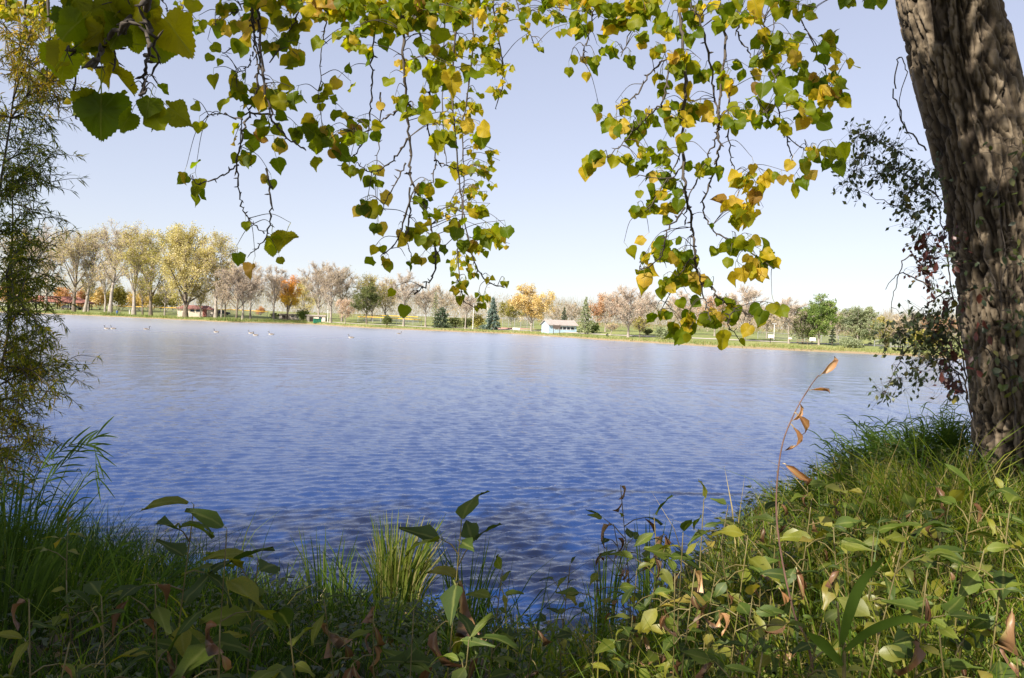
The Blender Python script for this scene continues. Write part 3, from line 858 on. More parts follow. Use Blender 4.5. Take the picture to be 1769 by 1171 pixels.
# red-roofed picnic pavilion, seen between the trunks
loc = far_at(100, 24)
pav = thing('picnic_pavilion', loc, 'long open picnic pavilion with a red hipped roof on the left shore', 'pavilion', rz=yaw(100, R(4)))
pw = 104 * loc.y / FPX
V, F = hip_roof(pw, 8.5, 2.5, 4.4, pw * .55)
poly('roof', V, F, 'red', pav)
for k in range(7):
    for yy in (-3.7, 3.7):
        g = Geo(); x = (k - 3) * (pw - 1) / 6; g.box(x - .13, x + .13, yy - .13, yy + .13, -.2, 2.42); part('post', g, 'dark', pav)
g = Geo(); g.box(-pw / 2, pw / 2, -4.2, 4.2, -.2, .08); part('floor_slab', g, 'cream', pav)
g = Geo(); g.box(-pw / 2 + .1, pw / 2 - .1, -3.95, -3.75, 2.16, 2.42); part('beam', g, 'dark', pav)
def picnic_table(px, s, label):
    q = far_at(px, s)
    t = thing('picnic_table', (q.x, q.y, q.z + (.08 if 20 < s < 28 else 0)), label, 'picnic table', 'picnic tables', yaw(px))
    g = Geo(); g.box(-.95, .95, -.38, .38, .70, .75); part('tabletop', g, 'wood', t)
    for sy in (-.75, .75):
        g = Geo(); g.box(-.95, .95, sy - .14, sy + .14, .40, .45); part('bench_seat', g, 'wood', t)
    for sx in (-.7, .7):
        g = Geo(); g.box(sx - .04, sx + .04, -.8, .8, .34, .40)
        for sy in (-1, 1):
            g.tube([(sx, sy * .65, -.02), (sx, sy * .25, .70)], .045, 4)
        part('leg', g, 'wood', t)
picnic_table(92, 23, 'picnic table under the left half of the pavilion')
picnic_table(112, 23, 'picnic table under the middle of the pavilion')
picnic_table(203, 14, 'wooden picnic table on the lawn right of the tall pale trunk')
picnic_table(1388, 7, 'picnic table on the lawn left of the bright green tree')

def car(px, s, paint, label, rz=0):
    q = far_at(px, s)
    t = thing('parked_car', q, label, 'car', 'cars parked behind the park', yaw(px) + rz)
    prof = [(-2.2, .35), (-2.2, .85), (-1.95, .95), (-1.35, 1.42), (.35, 1.46), (1.0, .98), (2.0, .86), (2.2, .6), (2.2, .35)]
    n = len(prof)
    V = [(x, -.86, z) for x, z in prof] + [(x, .86, z) for x, z in prof]
    F = [tuple(range(n))[::-1], tuple(range(n, 2 * n))] + [(i, (i + 1) % n, n + (i + 1) % n, n + i) for i in range(n)]
    poly('body', V, F, paint, t)
    for sy in (-.865, .865):
        poly('window', [(-1.6, sy, 1.0), (.8, sy, 1.0), (.25, sy, 1.38), (-1.3, sy, 1.36)], [(0, 1, 2, 3)], 'glass', t)
        for x in (-1.35, 1.35):
            g = Geo(); g.tube([(x, sy - .1, .32), (x, sy + .1, .32)], .32, 12); part('wheel', g, 'tyre', t)
car(116, 34, 'cpaint', 'white car parked behind the pavilion')
car(130, 36, 'cpaint', 'white car parked behind the right end of the pavilion')
car(384, 36, 'dpaint', 'dark car parked right of the restroom')
car(4, 32, 'cpaint', 'white car at the left edge behind the willow')

# restroom block, red roof
loc = far_at(338, 17)
rs = thing('restroom_block', loc, 'low pale restroom block with a dark red roof behind the broad round tree', 'building', rz=yaw(338, R(-5)))
w = 56 * loc.y / FPX
g = Geo(); g.box(-w / 2, w / 2, -2.4, 2.4, -.3, 2.05); part('wall', g, 'cream', rs)
V, F = hip_roof(w, 4.8, 2.1, 3.1, w * .7, .4); poly('roof', V, F, 'redd', rs)
for x in (-w * .28, w * .27):
    g = Geo(); g.box(x - .55, x + .55, -2.46, -2.39, .0, 1.95); part('door', g, 'reddoor', rs)
for x in (-w * .08, w * .08):
    g = Geo(); g.box(x - .5, x + .5, -2.45, -2.39, 1.3, 1.9); part('window', g, 'glass', rs)
g = Geo(); g.box(w / 2 + .01, w / 2 + 1.4, -2.0, 2.0, -.3, 2.0); part('screen_wall', g, 'dark', rs)

# beige sheds
def shed(px, s, wpx, hpx, label, flat=True):
    loc = far_at(px, s)
    t = thing('park_shed', loc, label, 'shed', 'park sheds', yaw(px, R(-6)))
    w = wpx * loc.y / FPX; h = hpx * loc.y / FPX
    g = Geo(); g.box(-w / 2, w / 2, -2, 2, -.3, h * .82); part('wall', g, 'cream', t)
    g = Geo(); g.box(-w / 2 - .3, w / 2 + .3, -2.3, 2.3, h * .82 + .003, h); part('roof', g, 'roof', t)
    g = Geo(); g.box(-w * .25 - .5, -w * .25 + .5, -2.07, -1.99, -.1, h * .7); part('door', g, 'dark', t)
    g = Geo(); g.box(w * .15, w * .15 + .8, -2.06, -1.99, h * .45, h * .68); part('window', g, 'glass', t)
shed(547, 11, 31, 11, 'beige flat-roofed shed behind the green box')
shed(499, 18, 30, 9, 'low cream hut behind the orange maple')

# green steel box at the water
loc = far_at(548, 2.6)
t = thing('green_box', loc, 'green steel box standing at the water edge before the beige shed', 'utility box', rz=yaw(548, R(12)))
g = Geo(); g.box(-.95, .95, -.6, .6, -.1, .95); part('body', g, 'green', t)
g = Geo(); g.box(-1.0, 1.0, -.66, .66, .953, 1.06); part('lid', g, 'green', t)
for x in (-.48, .48):
    g = Geo(); g.box(x - .4, x + .4, -.635, -.598, .1, .85); d_ = part('door_panel', g, 'green', t)
    g = Geo(); g.box(x - .06 * np.sign(x) - .18 * np.sign(x) - .03, x - .24 * np.sign(x) + .03, -.67, -.634, .42, .58); part('handle', g, 'steel', d_)

# blue boathouse
loc = far_at(966, 9)
bh = thing('blue_boathouse', loc, 'pale blue boathouse with a gable end and light roof at the water', 'building', rz=yaw(966, R(24)))
w = 50 * loc.y / FPX; d = 4.0; e = 1.55; r_ = 2.4
g = Geo(); g.box(-w / 2, w / 2, -d / 2, d / 2, -.4, e); part('wall', g, 'blue', bh)
for x in (-w / 2 - .04, w / 2 + .04):
    s_ = .04
    V = [(x - s_, -d / 2 - .02, -.4), (x - s_, d / 2 + .02, -.4), (x - s_, d / 2 + .02, e), (x - s_, 0, r_), (x - s_, -d / 2 - .02, e)]
    V += [(x + s_, b_, c_) for a_, b_, c_ in V]
    F = [(0, 1, 2, 3, 4), (9, 8, 7, 6, 5)] + [(i, 5 + i, 5 + (i + 1) % 5, (i + 1) % 5) for i in range(5)]
    poly('gable_wall', V, F, 'bluel', bh)
ov = .45
for sy in (-1, 1):
    k = (r_ - e) / (d / 2)
    y1 = sy * (d / 2 + ov); z1 = e - k * ov
    V = [(-w / 2 - .4, 0, r_ + .04), (w / 2 + .4, 0, r_ + .04), (w / 2 + .4, y1, z1 + .04), (-w / 2 - .4, y1, z1 + .04)]
    V += [(a_, b_, c_ + .13) for a_, b_, c_ in V]
    poly('roof', V, [(0, 1, 2, 3), (7, 6, 5, 4), (0, 4, 5, 1), (1, 5, 6, 2), (2, 6, 7, 3), (3, 7, 4, 0)], 'roof', bh)
for k in range(5):
    x = -w * .25 + k * w * .15
    g = Geo(); g.box(x - .4, x + .4, -d / 2 - .06, -d / 2 + .02, .6, 1.2); wd_ = part('window', g, 'white', bh)
    g = Geo(); g.box(x - .33, x + .33, -d / 2 - .08, -d / 2 - .05, .66, 1.14); part('pane', g, 'glass', wd_)
g = Geo(); g.box(-w / 2 - .13, -w / 2 - .07, -.5, .5, -.1, 1.5); part('door', g, 'blue', bh)
loc = far_at(962, 2.6)
t = thing('notice_board', loc, 'dark notice board on posts in front of the blue boathouse', 'notice board', rz=yaw(962))
for x in (-.6, .6):
    g = Geo(); g.box(x - .06, x + .06, -.06, .06, -.2, 1.9); part('post', g, 'dark', t)
g = Geo(); g.box(-.75, .75, -.05, .05, 1.0, 1.75); part('board', g, 'dark', t)

# yellow-capped outfield fences
def fence(name, pxs, s0, s1, h, label, cap='yel', step=3.2, mesh='steel'):
    a = far_at(pxs[0], s0); b_ = far_at(pxs[1], s1)
    t = thing(name, a, label, 'fence')
    L_ = (b_ - a).length; n = int(L_ / step) + 1
    pts = []
    for i in range(n + 1):
        q = a.lerp(b_, i / n); q.z = H(q.x, q.y); pts.append(q - a)
        g = Geo(); g.tube([pts[-1] - Vector((0, 0, .2)), pts[-1] + Vector((0, 0, h))], .05, 6); part('post', g, 'steel', t)
    g = Geo()
    up_ = Vector((0, 0, h))
    g.tube([p_ + up_ for p_ in pts], .09 if cap == 'yel' else .04, 6); part('top_rail', g, cap, t)
    g = Geo()
    for p_, q_ in zip(pts[:-1], pts[1:]):
        nw = 14
        for k in range(nw):
            u = p_.lerp(q_, (k + .5) / nw)
            g.tube([u + Vector((0, 0, .05)), u + Vector((0, 0, h - .06))], .012, 4, cap=False)
        for k in range(1, 8):
            g.tube([p_ + Vector((0, 0, h * k / 8)), q_ + Vector((0, 0, h * k / 8))], .012, 4, cap=False)
    tag(part('wire_mesh', g, 'steel', t), kind='stuff')
fence('outfield_fence', (200, 462), 44, 34, 1.5, 'wire outfield fence with a yellow top rail behind the left trees')
fence('outfield_fence', (618, 728), 18, 13, 1.4, 'wire fence with a yellow top rail right of the dark green tree')
fence('inner_fence', (628, 722), 33, 30, 1.6, 'second yellow-topped wire fence farther back behind the dark green tree')
fence('court_fence', (868, 922), 24, 20, 2.3, 'tall grey court fence left of the pale yellow tree', 'steel')
fence('court_fence', (1310, 1480), 22, 16, 1.2, 'low grey wire fence behind the hoop boards', 'steel')
fence('court_fence', (1512, 1600), 10, 9, 1.0, 'low grey wire fence near the vine at the right shore', 'steel')
loc = far_at(893, 17)
t = tag(link('tennis_court', Geo.mesh((lambda g: (g.box(-6, 6, -4, 4, -.3, .12), g)[1])(Geo()), 'tennis_court', plain('court_surface', (.42, .23, .20), .9, .1, 1), False), None, loc), kind='structure')

# hoop boards and poles
for px, s, top, lb in ((1332, 6, 578, 'white basketball board on a dark pole, leftmost of the three'), (1365, 8, 583, 'small white basketball board on a dark post, middle of the three'), (1404, 5, 583, 'white basketball board on a dark pole before the bright green tree')):
    loc = far_at(px, s); top_z = P(px, top, loc.y).z - loc.z
    t = thing('basketball_hoop', loc, lb, 'basketball hoop', 'basketball boards', yaw(px, R(8)))
    g = Geo(); g.tube([(0, 0, -.2), (0, 0, top_z - .2), (0, -.5, top_z - .15)], .06, 6); part('pole', g, 'dark', t)
    sc = .26 if px == 1365 else .5
    g = Geo(); g.box(-.42 * sc / .5, .42 * sc / .5, -.58, -.53, top_z - .62 * sc / .6, top_z); part('board', g, 'white', t)
    g = Geo(); th = np.linspace(0, 2 * np.pi, 13); g.tube(np.stack([.23 * np.cos(th), -.85 + .23 * np.sin(th), 0 * th + top_z - .55 * sc / .6], -1), .015, 4, cap=False); part('rim', g, 'orangep', t)
for px, s, top, lb in ((817, 5, 525, 'thin pale light pole on the shore left of the blue spruce'), (566, 7, 508, 'thin pale light pole beside the double-trunked tree'), (1338, 20, 560, 'thin pale lamp pole behind the hoop boards'), (842, 30, 497, 'tall thin floodlight pole behind the blue spruce')):
    loc = far_at(px, s); hz = P(px, top, loc.y).z - loc.z
    t = thing('light_pole', loc, lb, 'light pole', 'light poles in the park', yaw(px))
    g = Geo(); g.tube([(0, 0, -.2), (0, 0, hz)], [.09, .06], 8); part('pole', g, 'white', t)
    g = Geo(); g.box(-.35, .35, -.14, .14, hz, hz + .16); part('lamp_head', g, 'steel', t)
def post(px, s, hz, mat, lb, nm='wooden_post'):
    t = thing(nm, far_at(px, s), lb, 'post', 'posts on the lawn', yaw(px))
    g = Geo(); g.box(-.12, .12, -.12, .12, -.2, hz); part('shaft', g, mat, t)
    g = Geo(); g.box(-.16, .16, -.16, .16, hz, hz + .08); part('cap', g, mat, t)
post(223, 10, 1.2, 'white', 'white post on the lawn, left of the pair'); post(227, 10, 1.2, 'white', 'white post on the lawn, right of the pair')
# litter barrel
t = thing('litter_barrel', far_at(202, 8), 'blue litter barrel on the lawn right of the tall pale trunk', 'barrel')
g = Geo(); g.tube([(0, 0, -.1), (0, 0, .3), (0, 0, .32), (0, 0, .6), (0, 0, .62), (0, 0, .88)], [.29, .29, .31, .31, .29, .29], 14); part('drum', g, 'bluep', t)
g = Geo(); g.tube([(0, 0, .88), (0, 0, .93)], [.31, .31], 14); part('rim', g, 'steel', t)
# fallen pale log / bench on shore
t = thing('shore_bench', far_at(892, 2.4), 'small pale bench on the shore between the blue spruce and the yellow tree', 'bench', rz=yaw(892))
g = Geo(); g.box(-.8, .8, -.2, .2, .40, .46); part('seat', g, 'white', t)
g = Geo(); g.box(-.8, .8, .2, .26, .55, .85); part('backrest', g, 'white', t)
for x in (-.65, .65):
    g = Geo(); g.box(x - .05, x + .05, -.18, .26, -.1, .40); part('leg', g, 'steel', t)

# --- geese
def goose_mesh():
    pts = [(-.46, .12), (-.40, .13), (-.28, .10), (-.1, .06), (.08, .07), (.2, .12), (.245, .2), (.235, .30), (.24, .38), (.275, .43), (.325, .43), (.365, .415), (.42, .40)]
    rw = [.012, .05, .11, .155, .145, .085, .045, .035, .036, .045, .042, .022, .008]
    rh = [.012, .035, .10, .13, .125, .085, .045, .035, .036, .042, .036, .016, .006]
    n, sd = len(pts), 10
    p = np.array([(x, 0, z) for x, z in pts]); T_ = unit(np.gradient(p, axis=0))
    side = np.array([0, 1, 0]); nrm = np.cross(T_, side)
    th = np.arange(sd) * 2 * np.pi / sd
    V = p[:, None] + np.cos(th)[None, :, None] * side * np.array(rw)[:, None, None] + np.sin(th)[None, :, None] * nrm[:, None] * np.array(rh)[:, None, None]
    i = np.arange(n - 1)[:, None] * sd; j = np.arange(sd)[None]; j2 = (j + 1) % sd
    F = np.stack([i + j, i + j2, i + sd + j2, i + sd + j], -1).reshape(-1, 4)
    V = V.reshape(-1, 3); fc = V[F].mean(1)
    fm = np.zeros(len(F), int)
    fm[fc[:, 2] < .09] = 1; fm[fc[:, 0] < -.36] = 2
    fm[(fc[:, 0] < -.25) & (fc[:, 0] > -.36)] = 1
    fm[(fc[:, 0] > .05) & (fc[:, 2] < .17)] = 1
    fm[fc[:, 2] > .18] = 2
    fm[(fc[:, 2] > .385) & (fc[:, 2] < .425) & (fc[:, 0] > .25) & (fc[:, 0] < .31)] = 1
    return mesh_np('body', V, F, True, None, [plain('goose_brown', (.17, .13, .10), .8, .35, 14), plain('goose_white', (.42, .39, .35), .8, .15, 14), plain('goose_black', (.018, .016, .015), .6, .2, 9)], fm)
gm = goose_mesh()
wg = Geo()
wv = np.array([(-.40, .09, .16), (-.12, .165, .13), (.08, .15, .12), (.1, .09, .185), (-.1, .09, .20), (-.36, .035, .175)])
wing = mesh_np('wing', wv, np.array([(0, 1, 4, 5), (1, 2, 3, 4)]), True, None, [gm.materials[0]])
wing2 = mesh_np('wing', wv * [1, -1, 1], np.array([(5, 4, 1, 0), (4, 3, 2, 1)]), True, None, [gm.materials[0]])
for px, py, rz, lb in ((184, 568.5, 170, 'goose swimming at far left, front one of the touching pair'), (195, 568.5, 172, 'goose swimming at far left, rear one of the touching pair'), (254, 569.5, 15, 'lone low goose swimming right of the touching pair'), (373, 574.5, 165, 'goose swimming midway between the lone low goose and the group of three'), (433, 576.5, 168, 'upper left goose of the group of three'), (441, 580, 160, 'nearest goose of the group of three'), (468, 578.5, 172, 'right-hand goose of the group of three'), (606, 584, 168, 'rightmost goose, alone on open water'), (690, 577, 10, 'faint far goose near the shore below the pale-trunked bare tree')):
    q = G(px, py, 0)
    t = thing('goose', (q.x, q.y, -.015), lb, 'goose', 'geese on the lake', R(rz))
    t.scale = (1.12,) * 3
    link('body', gm, t); link('wing', wing, t); link('wing', wing2, t)

# ================================================================ near bank
def leaf_shape(name, kind, mat, seed, lp=.45):
    """leaf blade of unit length behind a petiole that starts at the origin and runs along +X"""
    rg = np.random.default_rng(seed)
    ts = {'cotton': [0, .06, .17, .33, .52, .70, .86, 1], 'ovate': [0, .14, .32, .52, .74, 1], 'lance': [0, .14, .32, .52, .74, 1], 'dry': [0, .15, .35, .55, .78, 1], 'vine': [0, .3, .65, 1]}[kind]
    ws = {'cotton': [.13, .42, .55, .585, .52, .37, .17, .01], 'ovate': [.04, .175, .245, .215, .11, .005], 'lance': [.03, .09, .125, .115, .065, .005], 'dry': [.03, .13, .19, .17, .10, .01], 'vine': [.06, .30, .26, .01]}[kind]
    cs = np.array([-1, -.5, 0, .5, 1]) if kind != 'vine' else np.array([-1, 0, 1])
    nT, nC = len(ts), len(cs)
    t = np.array(ts)[:, None] + 0 * cs[None]
    w = np.array(ws)[:, None] * cs[None]
    if kind == 'cotton':                                 # rounded shoulders behind the petiole, ragged margin
        t = t - .10 * (np.abs(cs[None]) ** 2) * np.exp(-((t - .1) / .12) ** 2)
        w = w * (1 + .16 * np.sin(t * rg.uniform(5, 12) + rg.random() * 6) * np.sign(cs[None]) * np.abs(cs[None]))
        w = w * (1 + rg.normal(0, .075, w.shape) * (np.abs(cs[None]) > .9))
        t = t + rg.normal(0, .018, t.shape) * (np.abs(cs[None]) > .9)
    else:
        w = w * (1 + rg.normal(0, .08, w.shape) * (np.abs(cs[None]) > .9))
    bend = {'cotton': rg.uniform(-.9, .9), 'ovate': rg.uniform(.0, .9), 'lance': rg.uniform(.1, 1.2), 'dry': rg.uniform(.7, 2.2), 'vine': rg.uniform(-.3, .4)}[kind]
    cup = {'cotton': rg.uniform(-.9, 1.1), 'ovate': rg.uniform(.05, .55), 'lance': rg.uniform(.1, .7), 'dry': rg.uniform(1.0, 2.0), 'vine': rg.uniform(-.2, .5)}[kind]
    ang = bend * t
    x = np.where(abs(bend) > 1e-3, np.sin(ang) / bend, t)
    z = -np.where(abs(bend) > 1e-3, (1 - np.cos(ang)) / bend, 0)
    y = w * np.cos(cup * np.abs(cs[None]) * .8)
    z = z + np.abs(w) * np.sin(cup * np.abs(cs[None]) * .8) + (.10 if kind == 'cotton' else .05) * np.sin(t * 7 + rg.random() * 6 + cs[None] * 2) * np.abs(cs[None]) + rg.normal(0, .012, t.shape)
    tw = rg.uniform(-.5, .5) * (1 if kind != 'dry' else 2.2)
    y, z = y * np.cos(tw * t) - (z) * np.sin(tw * t) * (np.abs(cs[None]) > 0), z * 1.0 + y * np.sin(tw * t)
    V = np.stack([x + lp, y, z], -1).reshape(-1, 3)
    i = np.arange(nT - 1)[:, None] * nC; j = np.arange(nC - 1)[None]
    F = np.stack([i + j, i + nC + j, i + nC + j + 1, i + j + 1], -1).reshape(-1, 4)
    par = np.broadcast_to(1 - np.abs(cs[None]), (nT, nC)).reshape(-1)
    pw = .016 if kind == 'cotton' else .014
    sag = rg.uniform(.02, .10)
    pv = []
    for q in (0, .5, 1):
        pv += [(lp * q, -pw, sag * math.sin(q * math.pi) + .0), (lp * q, pw, sag * math.sin(q * math.pi) + .004)]
    k = len(V)
    V = np.vstack([V, pv]); F = np.vstack([F, [(k, k + 2, k + 3, k + 1), (k + 2, k + 4, k + 5, k + 3)]])
    par = np.concatenate([par, np.full(6, 1.0)])
    return mesh_np(name, V, F, True, {'par': par, 'rnd': np.full(len(V), .5)}, [mat])

def cotton_leaf(name, mat, seed, lp=.55, hi=False):
    """broad rounded-triangular blade with a wavy margin, curled and folded, on a thin petiole"""
    rg = np.random.default_rng(seed)
    half = np.array([(0, .02), (-.07, .17), (-.05, .34), (.06, .47), (.22, .545), (.41, .52), (.59, .41), (.75, .26), (.89, .10)])
    wv = rg.normal(0, .05, (2, len(half)))
    def side(k):
        h = half.copy() * [1, rg.uniform(.85, 1.1)]
        h[1:, 1] *= 1 + wv[k][1:]
        h[1:, 0] += rg.normal(0, .022, len(h) - 1)
        return h
    L_, R_ = side(0), side(1)
    out_ = np.vstack([L_[1:], [(1 + rg.normal(0, .03), 0)], (R_ * [1, -1])[:0:-1], [(0, 0)]])
    if hi:
        o3 = spline(np.vstack([np.c_[out_, np.zeros(len(out_))], [[out_[0][0], out_[0][1], 0]]]), 4)[:-1, :2]
        cen = np.array([.35, 0]); dv = o3 - cen
        o3 = cen + dv * (1 + .035 * np.cos(np.arange(len(o3)) * np.pi))[:, None] * (1 + .05 * np.sin(np.arange(len(o3)) * .55 + seed))[:, None]
        out_ = o3
    n = len(out_)
    cen = np.array([.33, 0])
    rings = [.75, .4] if hi else [.55]
    P2 = [out_] + [cen + (out_ - cen) * q for q in rings] + [cen[None]]
    xy = np.vstack(P2)
    bend, cup, ph, tw = rg.uniform(-1.1, 1.1), rg.uniform(-.7, 1.0), rg.random() * 6.28, rg.uniform(-.7, .7)
    r2 = np.linalg.norm(xy - cen, axis=1)
    x, y = xy[:, 0], xy[:, 1]
    z = cup * np.abs(y) * .55 + bend * .45 * (x - .3) * np.abs(x - .3) + .10 * np.sin(np.arctan2(y, x - .33) * rg.integers(2, 5) + ph) * (r2 / .5) ** 2 + tw * x * y
    z += rg.normal(0, .012, len(z))
    y = y * (1 - .12 * abs(cup))
    V = np.c_[x + lp, y, z]
    F = []
    for k in range(len(rings)):
        for i in range(n): F.append((k * n + i, k * n + (i + 1) % n, (k + 1) * n + (i + 1) % n, (k + 1) * n + i))
    b0 = len(rings) * n; c0 = b0 + n
    for i in range(0, n, 2): F.append((c0, b0 + i, b0 + (i + 1) % n, b0 + (i + 2) % n))
    par = np.clip(1 - np.abs(xy[:, 1]) / .14, 0, 1)
    k = len(V); pw = .014; sag = rg.uniform(.02, .10); pv = []
    for q in (0, .5, 1):
        pv += [(lp * q, -pw, sag * math.sin(q * math.pi)), (lp * q, pw, sag * math.sin(q * math.pi) + .004)]
    V = np.vstack([V, pv]); F += [(k, k + 2, k + 3, k + 1), (k + 2, k + 4, k + 5, k + 3)]
    assert n % 2 == 0, n
    return mesh_np(name, V, np.array(F), True, {'par': np.concatenate([par, np.ones(6)]), 'rnd': np.full(len(V), .5)}, [mat])

LEAF = {}
def variants(key, kind, mat, n, lp=.45, seed=0):
    LEAF[key] = [leaf_shape('leaf', kind, mat, seed + i, lp) for i in range(n)]
for k, sd_ in (('green', 100), ('olive', 200), ('yellow', 300), ('brown', 400)):
    LEAF['cw_' + k] = [cotton_leaf('leaf', M['cw_' + k], sd_ + i) for i in range(10)]
    LEAF['big_' + k] = [cotton_leaf('leaf', M['cw_' + k], sd_ + 50 + i, .55, True) for i in range(4)]
variants('green', 'ovate', M['broad'], 6, .12, 500)
variants('lance', 'lance', M['broad'], 5, .12, 560)
variants('yellow', 'ovate', M['broad_y'], 4, .12, 600)
variants('brown', 'dry', M['broad_b'], 5, .12, 700)
variants('dry', 'dry', M['dry'], 6, .14, 800)
variants('vine', 'vine', M['vine'], 4, .25, 900)
variants('vine_red', 'vine', M['vine_red'], 3, .25, 950)

def place_leaf(me, pos, d, nrm, size, parent, off, name='leaf'):
    d = Vector(d).normalized(); nrm = Vector(nrm)
    y = nrm.cross(d)
    if y.length < 1e-3: y = Vector((1, 0, 0)).cross(d)
    y.normalize(); z = d.cross(y)
    o = bpy.data.objects.new(name, me)
    COL.objects.link(o)
    o.parent = parent
    Mx = Matrix((d * size, y * size, z * size)).transposed().to_4x4()
    Mx.translation = Vector(pos) - Vector(off)
    o.matrix_basis = Mx
    return o

# ---------------------------------------------------------------- the big cottonwood
TD = 6.5
axis_px = [(1768, 790, 200), (1762, 730, 186), (1752, 650, 176), (1738, 560, 172), (1722, 450, 170), (1705, 330, 168), (1679, 200, 168), (1652, 85, 170), (1634, 0, 172), (1616, -100, 172), (1600, -220, 168), (1588, -380, 160), (1590, -560, 140)]
tb = P(1775, 800, TD)
troot = Vector((tb.x, TD, H(tb.x, TD)))
big = thing('cottonwood_tree', troot, 'big leaning cottonwood with furrowed bark at the right and leafy branches hanging overhead', 'tree')
axis_px = [(x + 4 + 12 * min(1, max(0, y / 700)), y, w * .93) for x, y, w in axis_px]
apts = [Vector((tb.x + .12, TD, troot.z - .35))] + [P(x, y, TD) for x, y, w in axis_px]
arad = [.48] + [w * TD / FPX / 2 for x, y, w in axis_px]
arad[1] = .44; arad[2] = .42

def trunk_mesh():
    c = spline([list(p) for p in apts], 40)
    tpar = np.linspace(0, 1, len(apts)); rr = np.interp(np.linspace(0, 1, len(c)), tpar, arad)
    nc = 260
    L_ = np.concatenate([[0], np.cumsum(np.linalg.norm(np.diff(c, axis=0), axis=1))])
    th = np.arange(nc) * 2 * np.pi / nc
    TH, LL = np.meshgrid(th, L_)
    u = TH / (2 * np.pi)
    wx = (noise2(u * 10, LL * 1.6, 1, 10) - .5) * 1.5 + (noise2(u * 40, LL * 9, 13, 40) - .5) * .5
    wy = (noise2(u * 30, LL * 8, 14, 30) - .5) * .5
    f1, f2, idv = worley((u * 36 + wx), LL * 1.0 + wy * 1.5, 36, 2, 1.0)
    k1 = np.clip((f2 - f1) / .30, 0, 1) ** .8
    g1, g2, gid = worley((u * 64 + wx * 1.7), LL * 4.2 + wy * 2, 64, 5, 1.0)
    k2 = np.clip((g2 - g1) / .25, 0, 1)
    e = .6 * noise2(u * 120, LL * 16, 6, 120) + .4 * noise2(u * 60, LL * 45, 16, 60)
    ridge = np.clip(k1 * (.5 + .5 * k2) * (.7 + .4 * idv) + .38 * (e - .5), 0, 1)
    disp = -.062 + .072 * ridge + .014 * (idv - .5)
    lump = .03 * (noise2(u * 5, LL * 1.1, 12, 5) - .5)
    flare = 1 + .10 * np.exp(-LL / .35) * np.cos(TH * 5 + 1)
    Rr = (rr[:, None] + disp + lump) * flare
    U = np.array([1, 0, 0]); W = np.array([0, 1, 0])
    V = c[:, None] + Rr[..., None] * (np.cos(TH)[..., None] * U + np.sin(TH)[..., None] * W)
    n = len(c)
    i = np.arange(n - 1)[:, None] * nc; j = np.arange(nc)[None]; j2 = (j + 1) % nc
    F = np.stack([i + j, i + j2, i + nc + j2, i + nc + j], -1).reshape(-1, 4)
    return mesh_np('trunk', V.reshape(-1, 3) - np.array(troot), F, True, {'rnd': np.clip(ridge, 0, 1).ravel()}, [M['bark']])
link('trunk', trunk_mesh(), big)

def c5(x, y): return (x * .2563, y * .2563)
def c6(x, y): return (400 + x * .4697, y * .4697)
def c7(x, y): return (950 + x * .5124, y * .5124)

